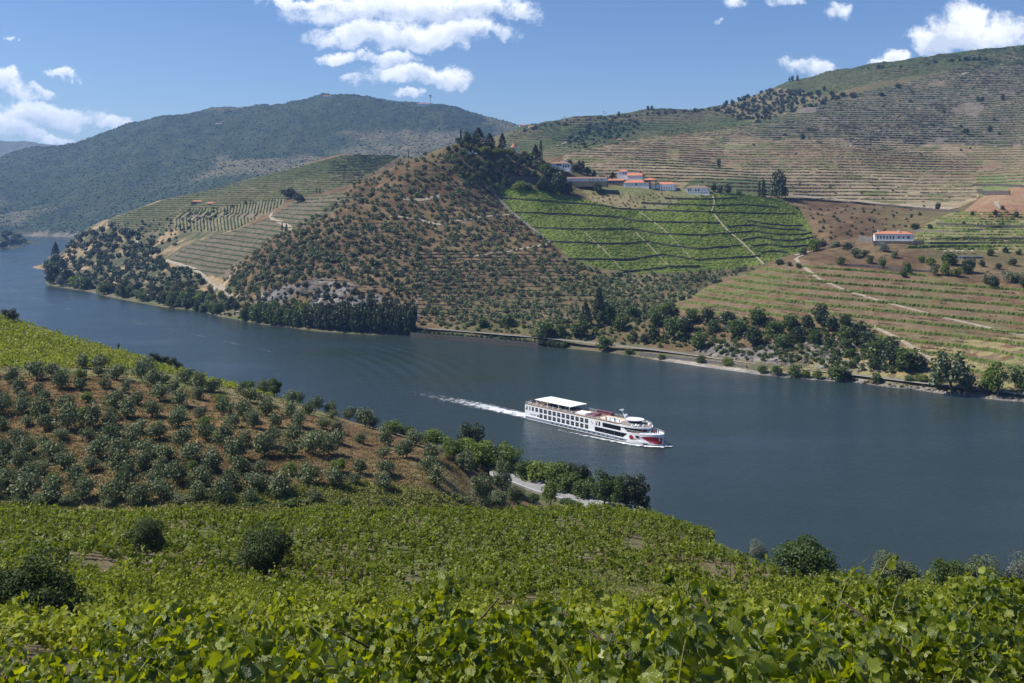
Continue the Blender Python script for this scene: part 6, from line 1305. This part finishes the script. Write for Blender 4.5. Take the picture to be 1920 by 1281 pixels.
# ---- main vineyard: vines in rows, nearest 300 visible ones individually
rimx = [-200,0,300,600,800,1000,1120,1220,1300,1400,1450,1560,1650,1750,1920,2100]; rimd = [125,125,128,135,140,150,155,158,154,138,124,110,99,97,95,95]
vd = []
D = 24.0; ri = 0
while D < 178:
    xr = 1.12*D*.55; x = -xr-3 + rnd.uniform(0,1); ph = rnd.uniform(0,6)
    while x < xr+3:
        xx = x+rnd.uniform(-.2,.2); yy = D + .05*x + rnd.uniform(-.22,.22) + .8*math.sin(x*.05+ph*.1); px = xx/yy*F+960
        lim = np.interp(px, rimx, rimd)*K+1.5
        if yy < lim and yy > 22: vd.append((xx, yy, ri))
        x += 1.3
    D += 2.35; ri += 1
vd = np.array(vd); vz = hz(vd[:,0], vd[:,1]); vpx, vpy = pix(vd[:,0], vd[:,1], vz)
hole = (fbm(vd[:,0]/7, vd[:,1]/5, 71, 3) > .26) | (np.array([rnd.random() for _ in vd]) < .06) | ((vnoise(vd[:,0]/5, vd[:,1]/4, 72) > .10) & inpoly(vpx, vpy, [(1130,1020),(1320,1030),(1340,1140),(1100,1150)])) | inpoly(vpx, vpy, [(1335,985),(1370,985),(1440,1022),(1510,1062),(1530,1100),(1440,1084),(1335,1038)])
hole |= (np.hypot(vpx-1505, (vpy-1085)*2) < 50) | (np.hypot(vpx-1680, (vpy-1110)*2) < 40) | (np.hypot(vpx-498,(vpy-1088)*2)<30) | (np.hypot(vpx-275,(vpy-1050)*2)<22)
hole |= inpoly(vpx, vpy, [(1130,1110),(1260,1112),(1250,1165),(1120,1170)]) & (vnoise(vd[:,0]/3, vd[:,1]/3, 73) > -.1)
vd, vz, vpx, vpy = vd[~hole], vz[~hole], vpx[~hole], vpy[~hole]
def vine(n, leaf, seed, hexa):
    r = np.random.default_rng(seed); nshoot = 7; base_ = np.stack([r.uniform(-.55,.55,nshoot), r.uniform(-.22,.22,nshoot)],1); top_ = base_*1.5+r.normal(size=(nshoot,2))*.16; ht = r.uniform(.9,1.75,nshoot)
    k = r.integers(0,nshoot,n); t = r.random(n)**.8; p = np.c_[base_[k]*(1-t[:,None])+top_[k]*t[:,None], .45+(ht[k]-.45)*t] + r.normal(size=(n,3))*np.array([.16,.15,.1])
    o = p-np.array([0,0,.7]); o /= np.linalg.norm(o, axis=1, keepdims=True); o = o*.6+np.array([0,-.1,.55]); o /= np.linalg.norm(o,axis=1,keepdims=True)
    return leaves(p, o, leaf, r, .8, bias=.55, hexa=hexa)
VN = []
for i in range(9):
    b = MB(); rr = random.Random(i); b.path([(0,0,-.2),(rr.uniform(-.06,.06),0,.3),(rr.uniform(-.1,.1),0,.6)], .045, .03, 5); 
    for k in range(3): b.path([(0,0,.5),(rr.uniform(-.4,.4),rr.uniform(-.15,.15),.95),(rr.uniform(-.6,.6),rr.uniform(-.2,.2),1.3)], .015, .006, 3)
    VN.append((cm('foliage', vine(340, .125, 600+i, True), M_vine), b.mesh('trunk', M_bark)))
vis = np.where((vpy - 1.5/vd[:,1]*F < 1128) & (vd[:,1] > 40) & (vpx > -20) & (vpx < 1940))[0]; sel = vis[np.argsort(vd[vis,1])][:300]
ss = set(sel.tolist()); rows_ = {}
for i in sel: rows_.setdefault(int(vd[i,2]), []).append(i)
for q, rk in enumerate(sorted(rows_)):
    for k, i in enumerate(sorted(rows_[rk], key=lambda j: vd[j,0])):
        v_ = VN[rnd.randrange(9)]; e = empty('grape_vine', (vd[i,0], vd[i,1], vz[i]), rnd.choice([0,math.pi])+rnd.uniform(-.3,.3)); s = rnd.uniform(.85,1.2); e.scale = (s,s,s*rnd.uniform(.85,1.15))
        tag(e, f'leafy green grape vine, {ordinal(q+1)} visible row behind the foreground leaves, {ordinal(k+1)} from left', 'vine', 'vines of the main vineyard'); add('foliage', v_[0], e); add('trunk', v_[1], e)
ot = np.array([i for i in range(len(vd)) if i not in ss]); nr = ot[vd[ot,1] < 75]; fr = ot[vd[ot,1] >= 75]
V1 = [vine(140, .17, 700+i, False) for i in range(8)]; V2 = [vine(64, .26, 720+i, False) for i in range(8)]
for idx, vv, lb in ((nr, V1, 'mass of green vines behind the foreground leaves'), (fr, V2, 'green vineyard rows running up to the crest of the near slope')):
    merged('vineyard_foliage', vv, np.c_[vd[idx,:2], vz[idx]], [(rnd.uniform(.75,1.2), rnd.uniform(.6,1.2)) for _ in idx], M_vine, lb, 'vines')
# posts
M_post = mat('dark_stake', (.06,.05,.045), .9, .1)
pm_ = MB(); pm_.tube((0,0,-.3),(.02,.01,1.65),.045,n=5); pm_ = pm_.mesh('vine_post', M_post)
cand = np.where((vpy < 1135) & (vd[:,1] < 150) & (vpx > 0) & (vpx < 1700))[0]; r_ = np.random.default_rng(4); pick = r_.choice(cand, 150, replace=False); pick = pick[np.argsort(vpx[pick])]
for k, i in enumerate(pick):
    o = add('vine_post', pm_, None, (vd[i,0]+.65, vd[i,1]-.25, vz[i]), 0, (1,1,r_.uniform(.85,1.15))); o.rotation_euler = (r_.uniform(-.05,.05), r_.uniform(-.05,.05), 0); tag(o, f'thin dark stake among the vines of the main vineyard, {ordinal(k+1)} from left', 'post', 'stakes in the vineyard')
# path and fence at the right rim
drape('dirt_path', [(1345,1008),(1360,1015),(1390,1029),(1425,1044),(1462,1063),(1495,1083)], 5.0, M_dirt, .12, False, 110, 200)
for k, (x,y,h_) in enumerate([(1344,1006,30),(1369,1016,34),(1395,1028,28),(1418,1044,24),(1438,1046,16),(1443,1050,17),(1449,1052,16),(1585,1092,18),(1592,1090,16),(1606,1094,14),(1614,1095,14),(1566,1094,20),(1700,1118,12)]):
    p = hit(x, y, 90, 200)[0]
    if np.isnan(p[0]): p = hit(x, y+8, 90, 200)[0]
    if np.isnan(p[0]): continue
    b = MB(); hh = h_*p[1]/F; b.tube((0,0,-.3),(0,0,hh),.075,n=6); o = b.build('fence_post', M_post, None, p); tag(o, f'dark wooden fence post along the path at the vineyard edge, {ordinal(k+1)} of the line', 'post', 'fence posts by the path')
# dry grass tufts on the near slopes
gt = []; 
for i in range(6):
    r = np.random.default_rng(40+i); n = 16; p = r.normal(size=(n,3))*np.array([.7,.7,0]); p[:,2] = .12; o = rand_dirs(n, r); o[:,2] = .1; gt.append(leaves(p, o, .55, r, .25, bias=1.0))
wg, pg_ = scatter([(-40,690),(330,700),(560,760),(740,820),(860,870),(880,935),(560,950),(-40,960)], 7, 4, .5, 172, 370)
merged('dry_grass', gt, wg, [(rnd.uniform(.4,1.1),)*2 for _ in wg], M_drybush, 'dry grass tufts on the brown olive slope', 'grass')
wg, pg_ = scatter([(340,925),(700,905),(870,935),(900,965),(300,965)], 8, 3.2, .5, 165, 260)
merged('weeds', VC, wg, [(rnd.uniform(.5,1.0), rnd.uniform(.4,.8)) for _ in wg], M_weed, 'weeds and brambles in the dip behind the vineyard', 'weeds')
wg, pg_ = scatter([(1060,1060),(1330,1040),(1330,1150),(1060,1160)], 9, 5, .5, 40, 150)
merged('dry_grass', gt, wg, [(rnd.uniform(.3,.7),)*2 for _ in wg], M_weed, 'weeds on the bare soil between the vines', 'grass')
# ---------------------------------------------------------------- foreground grape vines
def vine_leaf_mat():
    m = foliage('grape_leaf', (.026,.055,.004), (.24,.28,.02), rough=.28, spec=.6, trans=.42, tcol=(2.4,2.2,.4), orand=1.0)
    nt = m.node_tree; N = nt.nodes.new; L = nt.links.new; p = nt.nodes['Principled BSDF']
    uv = N('ShaderNodeUVMap'); sp = N('ShaderNodeSeparateXYZ'); L(uv.outputs[0], sp.inputs[0])
    def M(op, a, b=None):
        q = N('ShaderNodeMath'); q.operation = op
        for i, v in enumerate((a, b)):
            if v is None: continue
            if isinstance(v, (int, float)): q.inputs[i].default_value = v
            else: L(v, q.inputs[i])
        return q.outputs[0]
    ang = M('ARCTAN2', sp.outputs[1], M('ADD', sp.outputs[0], .42)); rr = M('SQRT', M('ADD', M('MULTIPLY', sp.outputs[1], sp.outputs[1]), M('MULTIPLY', sp.outputs[0], sp.outputs[0])))
    s1 = M('ABSOLUTE', M('SINE', M('MULTIPLY', ang, 2.6))); v1 = M('LESS_THAN', s1, .07)
    s2 = M('ABSOLUTE', M('SINE', M('ADD', M('MULTIPLY', ang, 9), M('MULTIPLY', rr, 34)))); v2 = M('MULTIPLY', M('LESS_THAN', s2, .16), .35)
    v = M('MAXIMUM', v1, v2)
    base_l = p.inputs['Base Color'].links[0].from_socket
    mx = N('ShaderNodeMix'); mx.data_type = 'RGBA'; L(M('MULTIPLY', v, .55), mx.inputs['Factor']); L(base_l, mx.inputs['A']); mx.inputs['B'].default_value = (.24,.30,.10,1); L(mx.outputs['Result'], p.inputs['Base Color'])
    n = N('ShaderNodeTexNoise'); n.inputs['Scale'].default_value = 9; n.inputs['Detail'].default_value = 4; L(uv.outputs[0], n.inputs['Vector'])
    b = N('ShaderNodeBump'); b.inputs['Strength'].default_value = .5; b.inputs['Distance'].default_value = .012; L(M('SUBTRACT', n.outputs['Fac'], M('MULTIPLY', v, .5)), b.inputs['Height']); L(b.outputs[0], p.inputs['Normal'])
    return m
M_grape = vine_leaf_mat()
M_grapeb = M_grape.copy(); M_grapeb.name = 'grape_leaf_inner'
for n_ in M_grapeb.node_tree.nodes:
    if n_.type == 'MATH' and n_.operation == 'MULTIPLY' and any(l.from_node.type == 'OBJECT_INFO' for l in n_.inputs[0].links): n_.inputs[1].default_value = 0
    if n_.type == 'MATH' and n_.operation == 'MULTIPLY_ADD': n_.inputs[1].default_value = 1
M_grape2 = M_grapeb
M_cane = mat('green_cane', (.20,.20,.06), .6, .3, var=.2, vscale=10); M_oldcane = mat('vine_wood', (.10,.07,.05), .9, .1, var=.3, vscale=8)
def leaf_arr(seed):
    """five-lobed toothed grape leaf, unit size, folded along the midrib and cupped"""
    r = random.Random(seed); ang = []; N_ = 26
    for i in range(N_):
        t = -math.pi*.93 + 2*math.pi*.93*i/(N_-1)
        lobe = .66 + .28*abs(math.cos(2.5*t))**.8 + (.10 if abs(t) < .35 else 0) - (.07 if i % 2 else 0)
        if abs(t) > 2.5: lobe *= .72
        ang.append((t, lobe*r.uniform(.93,1.05)))
    fold = r.uniform(.2,1.0); cup = r.uniform(-.55,.5); tw = r.uniform(-.25,.25)
    def z_(x, y): return fold*abs(y)*.6 + cup*(x*x+y*y)*.9 + tw*x*y + .05*math.sin(7*y+seed) + .04*math.sin(6*x+seed)
    V = [(-.42,0,z_(-.42,0))]; U = [(-.42,0)]
    for k in (.5, 1.0):
        for t, l in ang:
            x, y = -.42+(math.cos(t)*l*k+.0)*.62+.42*k, math.sin(t)*l*k*.62; V.append((x, y, z_(x,y))); U.append((x,y))
    Fq = [(0,1+i,2+i) for i in range(N_-1)] + [(1+i,1+N_+i,2+N_+i,2+i) for i in range(N_-1)]
    return V, Fq, U
LA = [leaf_arr(i) for i in range(8)]
LS = [([v[0]]+v[27::2], [(0,1+i,2+i) for i in range(12)], [u[0]]+u[27::2]) for v, f, u in LA]
LM = [npmesh('leaf', v, f, M_grape, True, {'tint': np.zeros(len(v))}, uv=u) for v, f, u in LA]
ex = [-200,0,150,250,400,520,620,700,800,870,950,1050,1110,1180,1230,1300,1400,1500,1600,1700,1800,1920,2100]
ey = [1196,1200,1196,1172,1172,1160,1160,1142,1122,1128,1112,1108,1160,1172,1132,1126,1122,1124,1128,1128,1120,1112,1108]
def ztop(px, D):
    pe = np.interp(px, ex, ey); zf = H-(pe-YH)/F*10.6; zn = H-(1345-YH)/F*4.3; t = np.clip((D-4.3)/6.3, 0, 1)
    z = zn*(1-t)+zf*t - .16*t; X = (px-960)/F*D
    return z + .26*np.cos((D-5.0)*2*math.pi/2.3) - .16 + .6*vnoise(X*1.2, D*1.1, 91) + .55*vnoise(X*2.9, D*2.9, 92)
r = np.random.default_rng(12)
def lay(n, depth):
    D = np.sqrt(r.uniform(3.9**2, 10.9**2, n)); px = r.uniform(-190, 2110, n); X = (px-960)/F*D
    z = ztop(px, D) - depth*r.random(n)**1.6; return np.stack([X, D, z], 1)
pts = np.concatenate([lay(26000, .5), lay(15000, 1.1)])
def frame(p):
    a = r.uniform(-math.pi, math.pi); n_ = Vector((r.normal()*.8, r.normal()*.75-.3, r.uniform(-.1,1.0))).normalized()
    t = Vector((math.cos(a), math.sin(a), -.4)); t = (t-n_*t.dot(n_)).normalized(); b = n_.cross(t)
    return t, b, n_
GX = 14; xs_ = np.linspace(-190, 2110, GX+1); ppx = pts[:,0]/pts[:,1]*F+960; gi = np.clip(np.digitize(ppx, xs_)-1, 0, GX-1)
depth_ = ztop(ppx, pts[:,1])-pts[:,2]
for g in range(GX):
    idx = np.where(gi == g)[0]; idx = idx[np.argsort(depth_[idx]*1.2 + .035*pts[idx,1])]
    c0 = Vector(((xs_[g]+xs_[g+1])/2/F*7.5-960/F*7.5, 7.5, 0)); c0.z = float(hz(c0.x, c0.y))
    e = empty('grape_vine', c0); tag(e, f'large-leaved foreground grape vine filling the bottom of the picture, {ordinal(g+1)} from left', 'vine', 'foreground grape vines')
    for i in idx[:285]:
        t, b, n_ = frame(pts[i]); s = r.uniform(.045,.088) if r.random() > .1 else r.uniform(.088,.13); o = bpy.data.objects.new('leaf', LM[r.integers(8)]); sc.collection.objects.link(o); o.parent = e
        o.matrix_local = Matrix(((t.x*s,b.x*s,n_.x*s,pts[i,0]-c0.x),(t.y*s,b.y*s,n_.y*s,pts[i,1]-c0.y),(t.z*s,b.z*s,n_.z*s,pts[i,2]-c0.z),(0,0,0,1)))
    Vs, Fs, Us, Ts, k = [], [], [], [], 0
    for i in idx[285:]:
        t, b, n_ = frame(pts[i]); s = r.uniform(.045,.09); v, f, u = LS[r.integers(8)]; v = np.array(v)*s
        Vs.append(v[:,:1]*np.array(t)+v[:,1:2]*np.array(b)+v[:,2:]*np.array(n_)+pts[i]-np.array(c0)); Fs += [tuple(q+k for q in ff) for ff in f]; Us += u; Ts += [r.random()]*len(v); k += len(v)
    o = add('foliage', npmesh('foliage', np.concatenate(Vs), Fs, M_grape2 if False else M_grapeb, True, {'tint': np.array(Ts)}, uv=np.array(Us)), e); o['kind'] = 'stuff'
    # woody trunk, canes and a few long shoots with tendrils
    b = MB(); rr = random.Random(g)
    for q in range(3):
        D = rr.uniform(5,9.5); px = rr.uniform(xs_[g], xs_[g+1]); x = (px-960)/F*D; z0 = float(hz(x,D)); z1 = float(ztop(px,D)); P0 = Vector((x,D,z0-.2))-c0; P1 = Vector((x+rr.uniform(-.1,.1),D,(z0+z1)/2))-c0
        b.path([P0,P1], .05, .04, 6)
        for s_ in range(3): b.path([P1, P1+Vector((rr.uniform(-.5,.5),rr.uniform(-.3,.3),(z1-z0)*.3)), P1+Vector((rr.uniform(-.9,.9),rr.uniform(-.5,.5),(z1-z0)*.45))], .02, .008, 4)
    b.build('trunk', M_oldcane, e)
    for q in range(13):
        D = rr.uniform(4.3,10.4); px = rr.uniform(xs_[g], xs_[g+1]); x = (px-960)/F*D; z1 = float(ztop(px,D)); hgt = (rr.uniform(.05,.28) if q else rr.uniform(.3,.5))*(1.3 if D > 7 else .8); lx, ly = rr.uniform(-.3,.3), rr.uniform(-.15,.15)
        P = [Vector((x+lx*t*t, D+ly*t*t, z1-.35+(hgt+.35)*(t if t < .85 else .85+.3*(t-.85))))-c0 for t in [0,.2,.4,.6,.8,.92,1]]
        c = MB(); c.path(P, .0075, .003, 5)
        for tt in ((3,5) if q < 4 else ()): 
            p0 = P[tt]; sg = rr.choice([-1,1]); c.path([p0+Vector((sg*.13*s2*math.cos(s2*2.2), .04*s2, .09*s2+.05*math.sin(s2*5))) for s2 in [0,.3,.6,.8,1.0,1.15,1.3]], .0028, .0012, 4)
        sh = c.build('shoot', M_cane, e)
        for k2, pp in enumerate(P[1:]):
            for rep in range(1 if k2 < 3 else 2):
                t, bb, n_ = frame(None); s = (.08 if k2 < 4 else .045)*rr.uniform(.7,1.2); o = bpy.data.objects.new('leaf', LM[rr.randrange(8)]); sc.collection.objects.link(o); o.parent = sh
                q_ = pp + t*s*.5; o.matrix_local = Matrix(((t.x*s,bb.x*s,n_.x*s,q_.x),(t.y*s,bb.y*s,n_.y*s,q_.y),(t.z*s,bb.z*s,n_.z*s,q_.z),(0,0,0,1)))
# ---------------------------------------------------------------- haze
hm = bpy.data.materials.new('haze'); hm.use_nodes = True; nt = hm.node_tree; nt.nodes.clear()
v = nt.nodes.new('ShaderNodeVolumePrincipled'); v.inputs['Color'].default_value = (.28,.52,1,1); v.inputs['Density'].default_value = .000066; v.inputs['Anisotropy'].default_value = .2
oo = nt.nodes.new('ShaderNodeOutputMaterial'); nt.links.new(v.outputs[0], oo.inputs['Volume'])
hb = MB(); hb.box(-9600, 9600, -700, 12400, -13, 760); hz_ = hb.build('haze', hm); hz_['kind'] = 'stuff'; hz_['label'] = 'thin blue haze in the valley air'
print('objects', len(sc.objects), 'tris', sum(len(m.polygons)*2 for m in {o.data for o in sc.objects if o.type == 'MESH'}))
